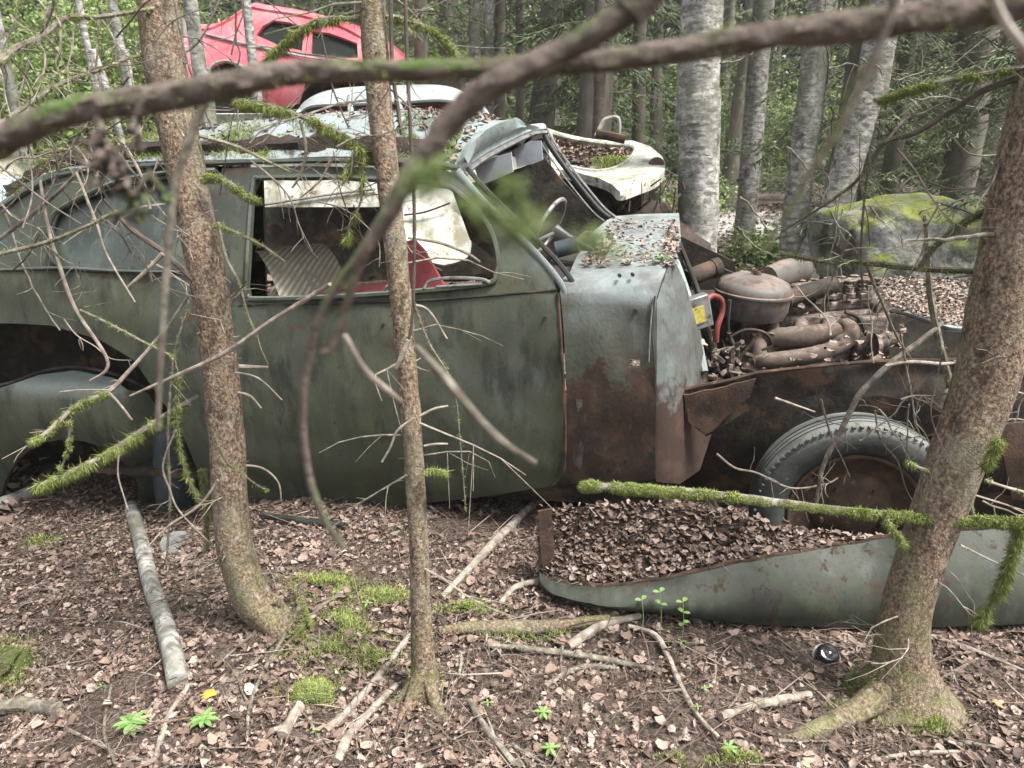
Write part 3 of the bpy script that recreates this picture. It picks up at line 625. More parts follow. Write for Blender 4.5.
# forest air: pale haze round everything, the sky outside it
hz = MB(); hz.box((0, 17, 6.5), (62, 60, 9.0)); o = hz.build('haze', None, smooth=False) if False else None
me = bpy.data.meshes.new('haze'); b_ = MB(); b_.box((0, 17, 6.3), (64, 60, 9.3)); me.from_pydata(b_.v, [], b_.f)
hm = bpy.data.materials.new('forest_air'); hm.use_nodes = True; n_ = hm.node_tree; n_.nodes.remove(n_.nodes['Principled BSDF'])
pv = n_.nodes.new('ShaderNodeVolumePrincipled'); pv.inputs['Density'].default_value = .0015; pv.inputs['Color'].default_value = (.9, .95, .9, 1); pv.inputs['Anisotropy'].default_value = .2
n_.links.new(pv.outputs[0], n_.nodes['Material Output'].inputs['Volume']); me.materials.append(hm)
o = bpy.data.objects.new('haze', me); COL.objects.link(o); o['kind'] = 'stuff'
# ================================================================ the green car
def side_y(x, z):
    y = 2.50 - .20 * x
    if z > .85: y += (z - .85) * .42
    else: y -= .045 * math.sin(max(0, min(1, (z - .05) / .8)) * math.pi) 
    if z < .12: y += (.12 - z) * .35
    return y
def SP(px, py, off=0.0, dent=.006):
    d = ray(px, py); Y = 2.5
    for _ in range(10):
        p = CAM + d * (Y / d.y); Y = side_y(p.x, p.z) + off
    p = CAM + d * (Y / d.y)
    return p + Vector((0, dent * 3 * fn(p.x, p.z, off, 2.6) + dent * 1.3 * fn(p.x, p.z, 4 + off, 9), 0))
car = empty('wrecked_car', (0, 3.0, ground(0, 3.0)), 'dark green rusting saloon car without hood, sunk among the spruces', 'car')
def panel(name, outline, mat, parent=None, holes=(), off=0.0, step=8, th=.012, jag=0, rnd=0, fm=None, dent=.006):
    vs, fs = sheet(outline, fm or (lambda x, y: SP(x, y, off, dent)), step, holes, jag, rnd)
    m = MB(); m.shell(vs, fs, th); return m.build(name, mt[mat], parent)
def trim(name, pxs, r, mat, parent, off=-.01, n=6, fm=None, sq=1.0, rough=0):
    path = smooth_path([(fm or (lambda x, y: SP(x, y, off, 0)))(*p) for p in pxs], 6); m = MB()
    m.tube(path, lerpl(r, len(path)) if hasattr(r, '__len__') else r, n, rough=rough, sq=sq); return m.build(name, mt[mat], parent)
# rear quarter with its wheel arch and window opening
QW = [(53, 228), (58, 215), (68, 206), (94, 195), (127, 184), (173, 177), (200, 178), (203, 268), (185, 270), (61, 267)]
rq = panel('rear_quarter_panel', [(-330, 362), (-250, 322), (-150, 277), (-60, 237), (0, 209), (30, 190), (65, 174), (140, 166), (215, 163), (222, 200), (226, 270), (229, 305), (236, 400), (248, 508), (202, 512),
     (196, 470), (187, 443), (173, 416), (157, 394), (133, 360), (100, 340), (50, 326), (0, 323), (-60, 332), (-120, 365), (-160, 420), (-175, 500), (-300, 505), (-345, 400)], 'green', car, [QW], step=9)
panel('quarter_window', [(x + (2 if x < 100 else -1), y) for x, y in QW], 'glassdirty', car, off=.022, step=14, th=.005, dent=.002)
trim('window_seal', QW + [QW[0]], .0075, 'black', car, -.004)
trim('belt_moulding', [(-60, 272), (-30, 271), (0, 270), (61, 268), (120, 271), (200, 272)], .007, 'green', car, -.008)
trim('window_brow', [(48, 234), (56, 212), (94, 191), (127, 179), (173, 172), (215, 170)], .009, 'green', car, -.012)
# wheel house behind the arch
m = MB(); rows = []
for a in range(0, 13):
    t = math.pi * a / 12; px = 12 + 205 * math.cos(t) * -1; py = 512 - 192 * math.sin(t)
    rows.append([SP(px, py, .02), SP(px, py, .14) + Vector((0, 0, .01)), SP(px, py + 3, .36)])
m.loft(rows); m.build('wheel_house', mt['rust'], car)
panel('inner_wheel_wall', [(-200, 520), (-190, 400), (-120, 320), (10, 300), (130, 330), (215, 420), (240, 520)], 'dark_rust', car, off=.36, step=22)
# slumped rear fender
def RF(px, py):
    p = SP(px, py, .05, .005); k = sstep(120, 158, px) * .10 + .06 * sstep(395, 372, py) - .05 * math.exp(-((px - 70) / 70) ** 2 - ((py - 420) / 40) ** 2)
    return p + Vector((0, k, 0))
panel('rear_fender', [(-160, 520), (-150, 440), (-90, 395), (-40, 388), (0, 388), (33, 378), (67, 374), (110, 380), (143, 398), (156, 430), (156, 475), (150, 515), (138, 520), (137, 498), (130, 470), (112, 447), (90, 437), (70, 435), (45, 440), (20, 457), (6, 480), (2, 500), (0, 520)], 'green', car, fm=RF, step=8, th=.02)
trim('fender_rim', [(2, 505), (6, 480), (20, 457), (45, 440), (70, 435), (90, 437), (112, 447), (130, 470), (137, 500)], .008, 'dark_rust', car, fm=lambda x, y: RF(x, y) + Vector((0, .012, 0)))
trim('fender_flange', [(-90, 394), (-40, 387), (0, 387), (33, 377), (67, 373), (110, 379), (145, 398)], .007, 'dark_rust', car, fm=lambda x, y: RF(x, y) + Vector((0, .015, .004)))
# dark tank-like drum behind the fender
m = MB(); c0 = SP(176, 420, .16); c1 = SP(182, 530, .10); path = smooth_path([c0, c0.lerp(c1, .5) + Vector((-.02, 0, 0)), c1], 8)
m.tube(path, [.03, .06] + [.085] * (len(path) - 2), 24); m.build('fuel_tank', mt['tank'], car)
def wheel(c, axis, R_, W_, name, rimr, mat_t='tyre'):
    e = MB(); ax = Vector(axis).normalized(); w2 = W_ / 2
    prof = [(rimr, -w2 * .55), (rimr + .012, -w2 * .75), (R_ * .80, -w2 * 1.0), (R_ * .93, -w2 * .93), (R_ * .965, -w2 * .82), (R_ * .985, -w2 * .78)]
    for g in (-.5, -.2, .1, .4): prof += [(R_, w2 * g - .012), (R_, w2 * g + .008), (R_ - .007, w2 * g + .010), (R_ - .007, w2 * g + .018)]
    prof += [(R_ * .985, w2 * .78), (R_ * .93, w2 * .95), (R_ * .8, w2), (rimr + .012, w2 * .75), (rimr, w2 * .55)]
    e.lathe(prof, c, ax, 72); ws = e.build(name, mt['rust'], car) if False else None
    root = MB(); rim = [(rimr + .004, -w2 * .55), (rimr - .004, -w2 * .62), (rimr - .012, -w2 * .5), (rimr - .03, -w2 * .30), (rimr * .62, -w2 * .12), (rimr * .55, -w2 * .26), (rimr * .42, -w2 * .34), (rimr * .36, -w2 * .42), (0.0, -w2 * .44)]
    root.lathe(rim, c, ax, 48)
    u = ax.cross(Vector((0, 0, 1))).normalized(); v = ax.cross(u)
    root.tube([Vector(c) - ax * w2 * .60 + (ax.cross(Vector((0, 0, 1))).normalized() * math.cos(t) + ax.cross(ax.cross(Vector((0, 0, 1))).normalized()) * math.sin(t)) * (rimr - .006) for t in [2 * math.pi * i / 60 for i in range(61)]], .008, 7, caps=False)
    wo = root.build(name, mt['rust'], car)
    # shoulder notches of the tread
    for k in range(84):
        t = 2 * math.pi * k / 84; rd = u * math.cos(t) + v * math.sin(t); tg = ax.cross(rd)
        e.box(Vector(c) + rd * R_ * .978 - ax * w2 * .80, (R_ * .012, .0045, .012), (rd, tg, ax))
    e.build('tyre', mt[mat_t], wo)
    for k in range(5):
        r2 = MB()
        t = 2 * math.pi * k / 5 + .3; rd = u * math.cos(t) + v * math.sin(t); q = Vector(c) + rd * rimr * .47 - ax * w2 * .30
        r2.tube([q, q - ax * .02], .008, 6); r2.build('wheel_bolt', mt['rust'], wo)
    return wo
c = SP(70, 512, .24, 0); wheel(c, (.2, .98, 0), .30, .16, 'rear_wheel', .19, 'black')
# door
DW = [(258, 178), (330, 177), (421, 182), (447, 186), (462, 196), (480, 214), (492, 234), (498, 259), (496, 274), (486, 284), (421, 291), (330, 297), (258, 299), (248, 296), (246, 285), (252, 190)]
DO = [(234, 508), (228, 400), (224, 305), (219, 240), (218, 200), (222, 168), (300, 166), (400, 168), (448, 171), (470, 182), (500, 205), (530, 240), (550, 268), (556, 290), (559, 300), (562, 380), (564, 450), (560, 476), (548, 488), (500, 494), (400, 505), (300, 512)]
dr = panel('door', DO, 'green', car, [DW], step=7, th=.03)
trim('door_window_frame', DW + [DW[0]], .010, 'green', dr, -.008)
trim('door_top_crease', [(238, 306), (330, 303), (430, 300), (557, 290)], .0045, 'dark_rust', dr, -.002)
trim('door_rust_edge', [(558, 293), (562, 360), (565, 430), (563, 470), (552, 486)], .006, 'rust', dr, -.004, rough=.5)
m = MB(); pth = smooth_path([SP(x, y, -.02) for x, y in ((424, 289), (430, 281), (450, 278), (480, 279), (490, 283))], 5); m.tube(pth, .006, 6); m.tube([SP(436, 287, -.02), SP(482, 284, -.02)], .005, 6); m.build('vent_frame', mt['steel'], dr)
# roof
rl = [(-330, 360), (-250, 320), (-150, 275), (-60, 235), (0, 207), (30, 188), (65, 173), (140, 166), (220, 163), (300, 161), (380, 161), (430, 163), (458, 168)]
hump = [.01, .015, .02, .03, .04, .06, .09, .13, .16, .17, .17, .165, .155]; rows = []
near = [SP(x, y, 0, 0) for x, y in rl]; nr = smooth_path(near, 3); hp = lerpl(hump, len(nr))
for p, h in zip(nr, hp):
    far = Vector((p.x + .27, p.y + 1.08, p.z + .02)); row = []
    for j in range(15):
        t = j / 14; q = p.lerp(far, t); q.z += h * (1 - abs(2 * t - 1) ** 2.4) + .008 * fn(q.x, q.y, 0, 4); row.append(q)
    rows.append(row)
m = MB(); vs = [p for r_ in rows for p in r_]; K = 15
fs = [(i * K + j, (i + 1) * K + j, (i + 1) * K + j + 1, i * K + j + 1) for i in range(len(rows) - 1) for j in range(K - 1)]
cut = int(len(rows) * .86); m.shell([p for r_ in rows[:cut] for p in r_], [f for f in fs if max(f) < cut * K], .015); roof = m.build('roof', mt['moss_roof'], car)
m = MB(); m.shell([p for r_ in rows[cut - 1:] for p in r_], [f for f in [tuple(i - (cut - 1) * K for i in f) for f in fs] if min(f) >= 0], .015); m.build('roof_front', mt['green_top'], roof)
trim('drip_rail', [(5, 205), (30, 189), (65, 174), (140, 166), (220, 163), (300, 161), (380, 161), (430, 163), (458, 168)], .010, 'green', roof, -.012)
# debris and moss along the roof edge
pts = []; dd = []; lv = []
for _ in range(9000):
    t = random.random() ** .9; px = 10 + t * 440; base = SP(px, 164 + max(0, 75 - px) * .6, 0, 0); f = abs(random.gauss(.02, .12))
    q = base + Vector((.25 * f, f, .012 + .5 * f)); q.z = base.z + (.17 if px > 150 else .06 + .11 * max(0, px - 30) / 120) * (1 - abs(1 - 2 * f) ** 2.4) + .01
    if fn(q.x, q.y, 3, 6) < -.05: continue
    pts.append(tuple(q)); dd.append((random.gauss(0, .6), random.gauss(-.4, .5), .6))
moss_blades(pts, (.012, .035), 'moss', roof, dd, w=(.0008, .0018))
for _ in range(1500):
    i = random.randrange(8, len(rows) - 1); j = random.randrange(0, 13); q = rows[i][j].lerp(rows[i + 1][j + 1], random.random()); lv.append((q.x, q.y, q.z + .008))
o = leaves('leaf_debris', lv, (.015, .04), mt['litter'], .4, parent=roof); o['kind'] = 'stuff'
m = MB(); m.tube(smooth_path([SP(x, y, .01, 0) + Vector((0, .06, .035)) for x, y in ((5, 208), (32, 190), (70, 174), (140, 165), (215, 161), (300, 159), (380, 160), (440, 163))], 5), .045, 12, rough=.8, freq=14); m.build('dirt_line', mt['dirt'], roof)
# moss cushion at the rear corner of the roof
def cushion(pxs, off, n, spread, name, parent, size=(.012, .03), hang=0.0):
    pts = []; dd = []
    for _ in range(n):
        px, py = random.choice(pxs); q = SP(px, py, off, 0) + Vector((random.gauss(0, spread), random.gauss(0, spread), random.gauss(0, spread * .6)))
        pts.append(tuple(q)); dd.append((random.gauss(0, .7), random.gauss(-.5, .5), random.gauss(.5 - hang, .5)))
    return moss_blades(pts, size, name, parent, dd)
cushion([(28, 186), (42, 174), (58, 163), (20, 198), (50, 160)], .08, 4200, .04, 'moss', roof)
cushion([(235, 140), (250, 138), (225, 143)], .15, 1300, .03, 'moss', roof)
# windscreen surround
def FP(px, py, t):      # a point t of the way from the near to the far side
    return P(px, py, SP(px, py, 0, 0).y + 1.1 * t)
hd = [(457, 172, 0), (462, 166, .1), (480, 153, .3), (505, 140, .6), (528, 130, .9), (543, 128, 1)]
hp_ = smooth_path([FP(*h) for h in hd], 6); m = MB(); m.tube(hp_, .022, 8); m.build('windscreen_header', mt['green_top'], car)
m = MB(); m.tube([p + Vector((.02, -.012, -.02)) for p in hp_], .010, 6); m.build('header_seal', mt['steel'], car)
np_ = smooth_path([FP(457, 172, 0), FP(478, 196, 0), FP(510, 228, .0), FP(540, 258, 0), FP(561, 284, 0), FP(566, 300, .01)], 6); m = MB(); m.tube(np_, lerpl([.018, .014, .013, .013, .012, .004], len(np_)), 10, sq=.7); m.build('windscreen_pillar', mt['green_top'], car)
m = MB(); m.tube([p + Vector((.035, .03, .012)) for p in np_], .009, 6); m.build('pillar_seal', mt['black'], car)
fp_ = smooth_path([FP(542, 130, 1), FP(553, 150, 1), FP(575, 180, 1), FP(598, 208, 1), FP(610, 218, 1)], 6); m = MB(); m.tube(fp_, lerpl([.016, .014, .016], len(fp_)), 10); m.build('windscreen_pillar', mt['black'], car)
m = MB(); m.tube([p + Vector((.022, -.012, .008)) for p in fp_], .006, 6); m.build('pillar_seal', mt['steel'], car)
m = MB(); m.tube([p + Vector((-.03, -.02, -.012)) for p in fp_], .004, 6); m.build('pillar_trim', mt['steel'], car)
# front edge of the roof skin dips to the header
rows2 = []
for i in range(13):
    t = i / 12; a = rows[-1][int(round(t * 14))]; k = int(t * (len(hp_) - 1)); b = hp_[k]; rows2.append([a, a.lerp(b, .35) + Vector((.03, 0, .035)), a.lerp(b, .7) + Vector((.03, 0, .03)), b + Vector((0, 0, .018))])
m = MB(); vs = [p for r_ in rows2 for p in r_]; fs = [(i * 4 + j, (i + 1) * 4 + j, (i + 1) * 4 + j + 1, i * 4 + j + 1) for i in range(12) for j in range(3)]; m.shell(vs, fs, .012); m.build('roof_front', mt['green_top'], roof)
# sun visors hang under the header
for (poly, t0) in (([(474, 167), (492, 158), (511, 152), (513, 172), (500, 178), (480, 186)], .45), ([(514, 149), (530, 141), (541, 141), (543, 160), (533, 164), (517, 167)], .85)):
    m = MB(); vs, fs = sheet(poly, lambda x, y: FP(x, y, t0) + Vector((0, (y - 150) * .0015, 0)), 5, (), 0, 1); m.shell(vs, fs, .018); m.build('sun_visor', mt['grey'], car)
# far side of the body seen through the openings
def FS(px, py): return P(px, py, side_y((px - 512) / F * 3.6, 1.0 + .0) + 1.16)
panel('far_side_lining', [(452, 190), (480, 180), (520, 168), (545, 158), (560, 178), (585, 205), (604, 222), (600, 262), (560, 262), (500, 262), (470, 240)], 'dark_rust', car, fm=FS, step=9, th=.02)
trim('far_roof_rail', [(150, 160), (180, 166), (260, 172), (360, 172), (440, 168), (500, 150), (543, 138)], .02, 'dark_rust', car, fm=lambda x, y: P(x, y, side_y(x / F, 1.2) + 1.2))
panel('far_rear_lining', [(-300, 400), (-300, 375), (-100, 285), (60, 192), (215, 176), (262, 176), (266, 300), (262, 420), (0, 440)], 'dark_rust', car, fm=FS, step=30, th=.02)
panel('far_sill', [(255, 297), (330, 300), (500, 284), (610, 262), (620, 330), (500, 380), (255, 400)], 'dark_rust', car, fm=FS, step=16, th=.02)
m = MB(); A = [Vector((-1.9, 2.95, .02)), Vector((.55, 2.5, .08)), Vector((.85, 3.6, .10)), Vector((-1.6, 4.0, .04))]
m.shell([A[0], A[1], A[2], A[3]], [(0, 1, 2, 3)], .03); m.build('floor_pan', mt['dark_rust'], car)
# seats: leaning backrest with faded stripes
sb = MB(); rows = []
bb = [(258, 252), (290, 245), (322, 245)]; 
for i in range(9):
    t = i / 8; topp = P(258 + 68 * t, 253 - 8 * math.sin(t * math.pi * .5), 3.05 + .35 * t); botp = P(284 + 66 * t, 310 - 20 * t, 2.86 + .35 * t)
    rows.append([topp + Vector((-.05, .08, -.05)), topp + Vector((-.03, .05, .0)), topp, topp.lerp(botp, .3) + Vector((.02, -.03, .01)), topp.lerp(botp, .65) + Vector((.02, -.03, 0)), botp, botp + Vector((0, 0, -.25))])
sb.loft(rows); seat = sb.build('seat_backrest', mt['seat'], car)
m = MB(); rows = []
for i in range(7):
    t = i / 6; a = P(275 + 110 * t, 300 - 14 * t, 3.0 + .1 * t); rows.append([a + Vector((0, .25, -.02)), a, a + Vector((0, -.1, -.02)), a + Vector((0, -.13, -.22))])
m.loft(rows); m.build('seat_cushion', mt['redvinyl'], car)
m = MB(); vs, fs = sheet([(403, 243), (414, 240), (425, 252), (445, 287), (443, 300), (403, 304)], lambda x, y: P(x, y, 3.25), 7); m.shell(vs, fs, .04); m.build('seat_side', mt['redvinyl'], car)
# dashboard, steering wheel and column
m = MB(); a = FP(548, 275, .12); b = FP(598, 228, .95); dshp = [a, a.lerp(b, .5), b]
m.loft([[q + Vector((.05, 0, -.02)), q + Vector((-.06, 0, -.01)), q + Vector((-.09, 0, -.07)), q + Vector((-.06, 0, -.2))] for q in dshp]); m.build('dashboard', mt['dark_rust'], car)
wc = FP(549, 226, .35); sw = MB(); ax = Vector((-.80, .34, .42)).normalized(); u = ax.cross(Vector((0, 0, 1))).normalized(); v = ax.cross(u)
sw.tube([wc + (u * math.cos(t) + v * math.sin(t)) * .115 for t in [2 * math.pi * i / 36 for i in range(37)]], .0085, 7, caps=False)
for t in (.5, 2.6): sw.tube([wc - ax * .04, wc + (u * math.cos(t) + v * math.sin(t)) * .115], .006, 5)
swo = sw.build('steering_wheel', mt['steel'], car); m = MB(); m.tube([wc - ax * .03, wc - ax * .09, wc - ax * .5], [.022, .014, .014], 10); m.build('steering_column', mt['tank'], swo)
m = MB(); m.tube([FP(556, 250, .3), FP(578, 244, .3)], .032, 14); m.build('heater_box', mt['tank'], car)
# cowl top and side
def CW(px, py):      # the cowl: flat top rolling over into the side panel
    top = [(613, 217, 1.0), (679, 214, 1.0)]
    yr = 285 + (600 - px) * .10; t = sstep(yr - 8, 216, py); base = SP(px, py, 0, .004)
    if py >= yr: return base
    k = (yr - py) / (yr - 215); Y = base.y + 1.15 * (.55 * k ** 2 + .45 * k ** 1.3)
    return P(px, py, Y)
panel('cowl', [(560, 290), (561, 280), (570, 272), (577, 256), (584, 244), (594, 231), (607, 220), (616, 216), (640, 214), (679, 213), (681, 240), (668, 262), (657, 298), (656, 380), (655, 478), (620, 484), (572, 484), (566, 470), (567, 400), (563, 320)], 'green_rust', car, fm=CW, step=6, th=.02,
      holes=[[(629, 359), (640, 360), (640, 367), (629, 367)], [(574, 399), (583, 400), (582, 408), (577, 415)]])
lv = []
for _ in range(1100):
    px = random.uniform(575, 678); py = random.uniform(222, 268)
    if px < 570 + (268 - py) * .75 + 8: continue
    if random.random() < .18 or px > 662 or px < 600 + (268 - py) * .7: q = CW(px, py); lv.append((q.x, q.y, q.z + .006))
o = leaves('leaf_debris', lv, (.012, .03), mt['litter'], .3, parent=car); o['kind'] = 'stuff'
trim('cowl_seam', [(655, 296), (652, 330), (655, 380), (655, 478)], .003, 'black', car, -.006)
trim('cowl_edge', [(653, 298), (650, 335), (649, 362)], .0025, 'steel', car, -.010)
# bolts and holes on the cowl
for (px, py) in ((636, 311), (633, 275), (620, 276), (545, 318), (383, 325)):
    m = MB(); q = SP(px, py, -.012, 0); m.tube([q, q + Vector((0, .02, 0))], .006, 8); m.build('bolt', mt['black'], car)
# curved bulkhead flank ahead of the cowl
def BF(px, py):
    p = SP(px, py, 0, .003); a = 655 + (py - 255) * .0; k = (px - 650) / 60
    return P(px, py, p.y + .02 + .34 * max(0, k) ** 1.8)
panel('bulkhead_flank', [(657, 300), (664, 277), (674, 258), (686, 285), (698, 330), (710, 383), (716, 420), (700, 470), (680, 484), (656, 482)], 'flank', car, fm=BF, step=6, th=.02)
# firewall strips and bars
for i, (a, b, r_, mm) in enumerate((((669, 245), (704, 372), .016, 'green_top'), ((678, 240), (718, 372), .010, 'dark_rust'), ((684, 262), (712, 352), .012, 'tank'), ((676, 272), (700, 350), .008, 'black'))):
    m = MB(); p = P(*a, 2.95 + .05 * i); q = P(*b, 2.62 + .06 * i); pl = smooth_path([p, p.lerp(q, .5) + Vector((.01, 0, .02)), q], 5); m.tube(pl, r_, 8); m.build('bulkhead_stay', mt[mm], car)
m = MB(); vs, fs = sheet([(664, 262), (680, 236), (735, 262), (742, 330), (735, 400), (700, 400), (672, 330)], lambda x, y: P(x, y, 2.95 + (735 - x) * .001 + .35 * (y < 300)), 12); m.shell(vs, fs, .02); m.build('firewall', mt['dark_rust'], car)
# ---- engine bay
eng = MB(); eng.cur = 0
e0 = P(745, 338, 3.05); e1 = P(868, 328, 3.0); ax = (e1 - e0).normalized(); yy = Vector((-ax.y, ax.x, 0)).normalized(); up = Vector((0, 0, 1))
cen = e0.lerp(e1, .58) + yy * .12 + up * -.08; eng.box(cen, (.24, .14, .16), (ax, yy, up)); eng.box(e1 + yy * .1 + up * -.1, (.06, .16, .16), (ax, yy, up))
eng.box(cen + up * .175, (.25, .10, .02), (ax, yy, up))
engine = eng.build('engine', mt['iron'], car, bevel=.012)
m = MB(); hz = cen + up * .215
for i in range(9):      # rocker shaft, pedestals and valve springs
    q = hz + ax * (-.22 + i * .055) + yy * .0; m.box(q + up * .025, (.012, .045, .028), (ax, yy, up))
    for s_ in (-1, 1):
        q2 = q + ax * .02 + yy * s_ * .05 + up * .01; m.lathe([(.018, 0), (.019, .012), (.012, .016), (.019, .028), (.012, .034), (.019, .048), (.0, .054)], q2, up, 10)
    m.tube([q + yy * .06 + up * .0, q + yy * .06 + up * .045], .006, 6)
m.tube([hz + ax * -.24 + up * .045, hz + ax * .24 + up * .045], .013, 8)
m.tube([hz + ax * .10 + yy * .03, hz + ax * .10 + yy * .03 + up * .09], .004, 6)
m.build('rocker_gear', mt['iron'], engine)
m = MB()
for i in range(7):
    q = hz + ax * (-.25 + i * .075) - yy * .10 + up * -.01; m.lathe([(.022, 0), (.022, .016), (.014, .018), (.012, .04), (0, .042)], q + up * .01, up, 8)
for i in range(26):
    q = hz + ax * random.uniform(-.28, .26) + yy * random.uniform(-.14, .06); m.box(q, (random.uniform(.006, .022), random.uniform(.006, .018), .012), (ax, yy, up))
m.build('head_studs', mt['iron'], engine)
m = MB()     # exhaust manifold
ctrl = [P(750, 372, 2.86), P(758, 362, 2.85), P(775, 361, 2.83), (P(800, 357, 2.82)), P(828, 351, 2.82), P(846, 340, 2.84), P(851, 331, 2.86), P(845, 325, 2.92)]
pl = smooth_path(ctrl, 6); m.tube(pl, lerpl([.032, .034, .036, .036, .034, .034, .033, .03], len(pl)), 14, rough=.08)
pl = smooth_path([P(757, 372, 2.86), P(759, 350, 2.87), P(757, 338, 2.92)], 5); m.tube(pl, lerpl([.045, .03, .034], len(pl)), 14, rough=.08)
pl = smooth_path([P(770, 338, 2.90), P(800, 337, 2.86), P(838, 331, 2.88)], 5); m.tube(pl, lerpl([.036, .046, .034], len(pl)), 14, rough=.1)
for (a, b) in (((770, 340), (772, 326)), ((800, 338), (801, 324)), ((828, 334), (829, 322))): m.tube([P(*a, 2.87), P(*b, 3.0)], .03, 10)
m.tube([P(742, 366, 2.84), P(764, 374, 2.84)], .02, 8); m.build('exhaust_manifold', mt['cast'], engine)
ac = P(753, 292, 2.98); m = MB()   # air cleaner
m.lathe([(0, .070), (.03, .072), (.09, .064), (.135, .045), (.150, .022), (.152, .010), (.158, .006), (.158, -.002), (.150, -.006), (.148, -.06), (.135, -.095), (.07, -.12), (0, -.13)], ac, (0.05, -.05, 1), 40)
aco = m.build('air_cleaner', mt['pan'], engine)
m = MB(); q = ac + Vector((0.01, 0, .07)); m.lathe([(.0, .016), (.012, .014), (.016, 0)], q, (0, 0, 1), 12); m.box(q + up * .012, (.024, .003, .006)); m.build('wing_nut', mt['rust'], aco)
m = MB(); a = P(768, 281, 3.08); b = P(803, 270, 3.28); m.tube(smooth_path([a, a.lerp(b, .5) + up * .01, b], 5), .062, 16, sq=.75); m.build('intake_snorkel', mt['pan'], aco)
m = MB(); m.tube([P(786, 300, 2.98), P(800, 294, 3.0), P(834, 285, 3.06)], [.036, .036, .038], 16); m.build('intake_pipe', mt['dark_rust'], aco)
m = MB(); m.tube([P(686, 279, 2.95), P(712, 269, 3.0)], .036, 16); m.tube([P(712, 269, 3.0), P(719, 267, 3.01)], .040, 16); m.build('ignition_coil', mt['dark_rust'], car)
m = MB(); m.tube([P(719, 267, 3.01), P(741, 277, 3.05)], .006, 6); m.build('stay_rod', mt['dark_rust'], car)
m = MB(); b0 = P(698, 312, 2.66); m.box(b0, (.045, .022, .062), (Vector((.93, .25, .25)).normalized(), Vector((-.25, .96, 0)).normalized(), Vector((-.25, -.05, .96)).normalized())); rg = m.build('regulator_box', mt['steel'], car, bevel=.006)
m = MB(); m.box(b0 + Vector((-.003, -.026, -.006)), (.024, .003, .030), (Vector((.93, .25, .25)).normalized(), Vector((-.25, .96, 0)).normalized(), Vector((-.25, -.05, .96)).normalized())); m.build('yellow_plate', mt['yellow'], rg)
m = MB(); pl = smooth_path([P(704, 303, 2.70), P(712, 296, 2.72), P(721, 300, 2.74), P(722, 312, 2.74), P(717, 328, 2.72), P(716, 342, 2.72)], 6); m.tube(pl, .0115, 10); m.build('red_hose', mt['hose'], car)
m = MB()
for (pp, r_) in (((((726, 340), (745, 330), (765, 333), (772, 345), (762, 350))), .006), (((712, 330), (716, 350), (722, 372)), .007), (((707, 335), (712, 365), (716, 378)), .005), (((735, 362), (748, 348), (756, 336)), .007), (((730, 300), (728, 330), (736, 352)), .008), (((845, 312), (858, 318), (866, 335)), .008)):
    m = MB(); m.tube(smooth_path([P(x, y, 2.8) for x, y in pp], 5), r_, 7); m.build('cable', mt['dark_rust'], car)

m = MB()
for _ in range(60):
    px, py = random.uniform(700, 745), random.uniform(345, 385); q = P(px, py, random.uniform(2.62, 2.95)); m.tube([q, q + Vector((random.gauss(0, .03), random.gauss(0, .03), random.gauss(0, .03)))], random.uniform(.004, .012), 5)
m.build('linkage_bits', mt['iron'], car)
m = MB()   # dynamo and pulleys at the right end
q = P(878, 312, 3.0); m.tube([q, q + Vector((0, 0, -.16))], .045, 14); m.tube([P(862, 300, 3.1), P(884, 308, 2.98)], .035, 12)
for (px, py, r_) in ((880, 345, .05), (872, 360, .04), (892, 340, .03)): m.lathe([(0, .02), (r_, .02), (r_ * .8, 0), (r_, -.02), (0, -.02)], P(px, py, 2.9), ax, 20)
m.build('front_pulleys', mt['iron'], engine)
lv = []
for _ in range(500):
    px, py = random.uniform(700, 905), random.uniform(300, 385); q = P(px, py, random.uniform(2.62, 3.05)); 
    if py > 388 - (px - 690) * .25 - 10 or random.random() < .05: lv.append(tuple(q))
o = leaves('leaf_debris', lv, (.012, .035), mt['litter'], .6, parent=car); o['kind'] = 'stuff'
# inner fender, ragged
def IF(px, py): 
    b = SP(px, py, .16, .01); return b
panel('inner_fender', [(676, 398), (687, 390), (757, 375), (804, 366), (870, 362), (955, 362), (1010, 360), (1060, 362), (1075, 410), (1060, 470), (1040, 500), (1000, 492), (985, 460), (960, 425), (930, 405), (880, 395), (820, 396), (775, 402), (745, 415), (722, 428), (707, 438), (696, 430), (684, 412)], 'dark_rust', car, fm=IF, step=8, jag=1.2)
trim('fender_lip', [(677, 397), (687, 390), (730, 381), (757, 374), (804, 366), (870, 361), (955, 361), (1050, 360)], .0065, 'rust', car, fm=lambda x, y: IF(x, y) + Vector((0, -.01, .004)), rough=.5)
panel('fender_bracket', [(684, 396), (757, 380), (750, 398), (718, 428), (706, 436), (690, 424)], 'rust', car, fm=lambda x, y: SP(x, y, .13, .01), step=7, jag=1)
panel('bumper_bracket', [(996, 424), (1100, 420), (1100, 500), (1010, 498)], 'rust', car, fm=lambda x, y: SP(x, y, .10, .01), step=10)
# dark pit behind the wheel: chassis rail
m = MB(); m.tube([SP(660, 470, .5), SP(1000, 420, .5)], .06, 6); m.tube([SP(840, 505, .4), SP(840, 500, 1.0)], .035, 8); m.build('chassis_rail', mt['dark_rust'], car)
panel('bay_back_wall', [(660, 400), (760, 385), (960, 372), (1080, 372), (1080, 520), (900, 540), (700, 540), (655, 500)], 'dark_rust', car, fm=lambda x, y: SP(x, y, .45, .01), step=24)
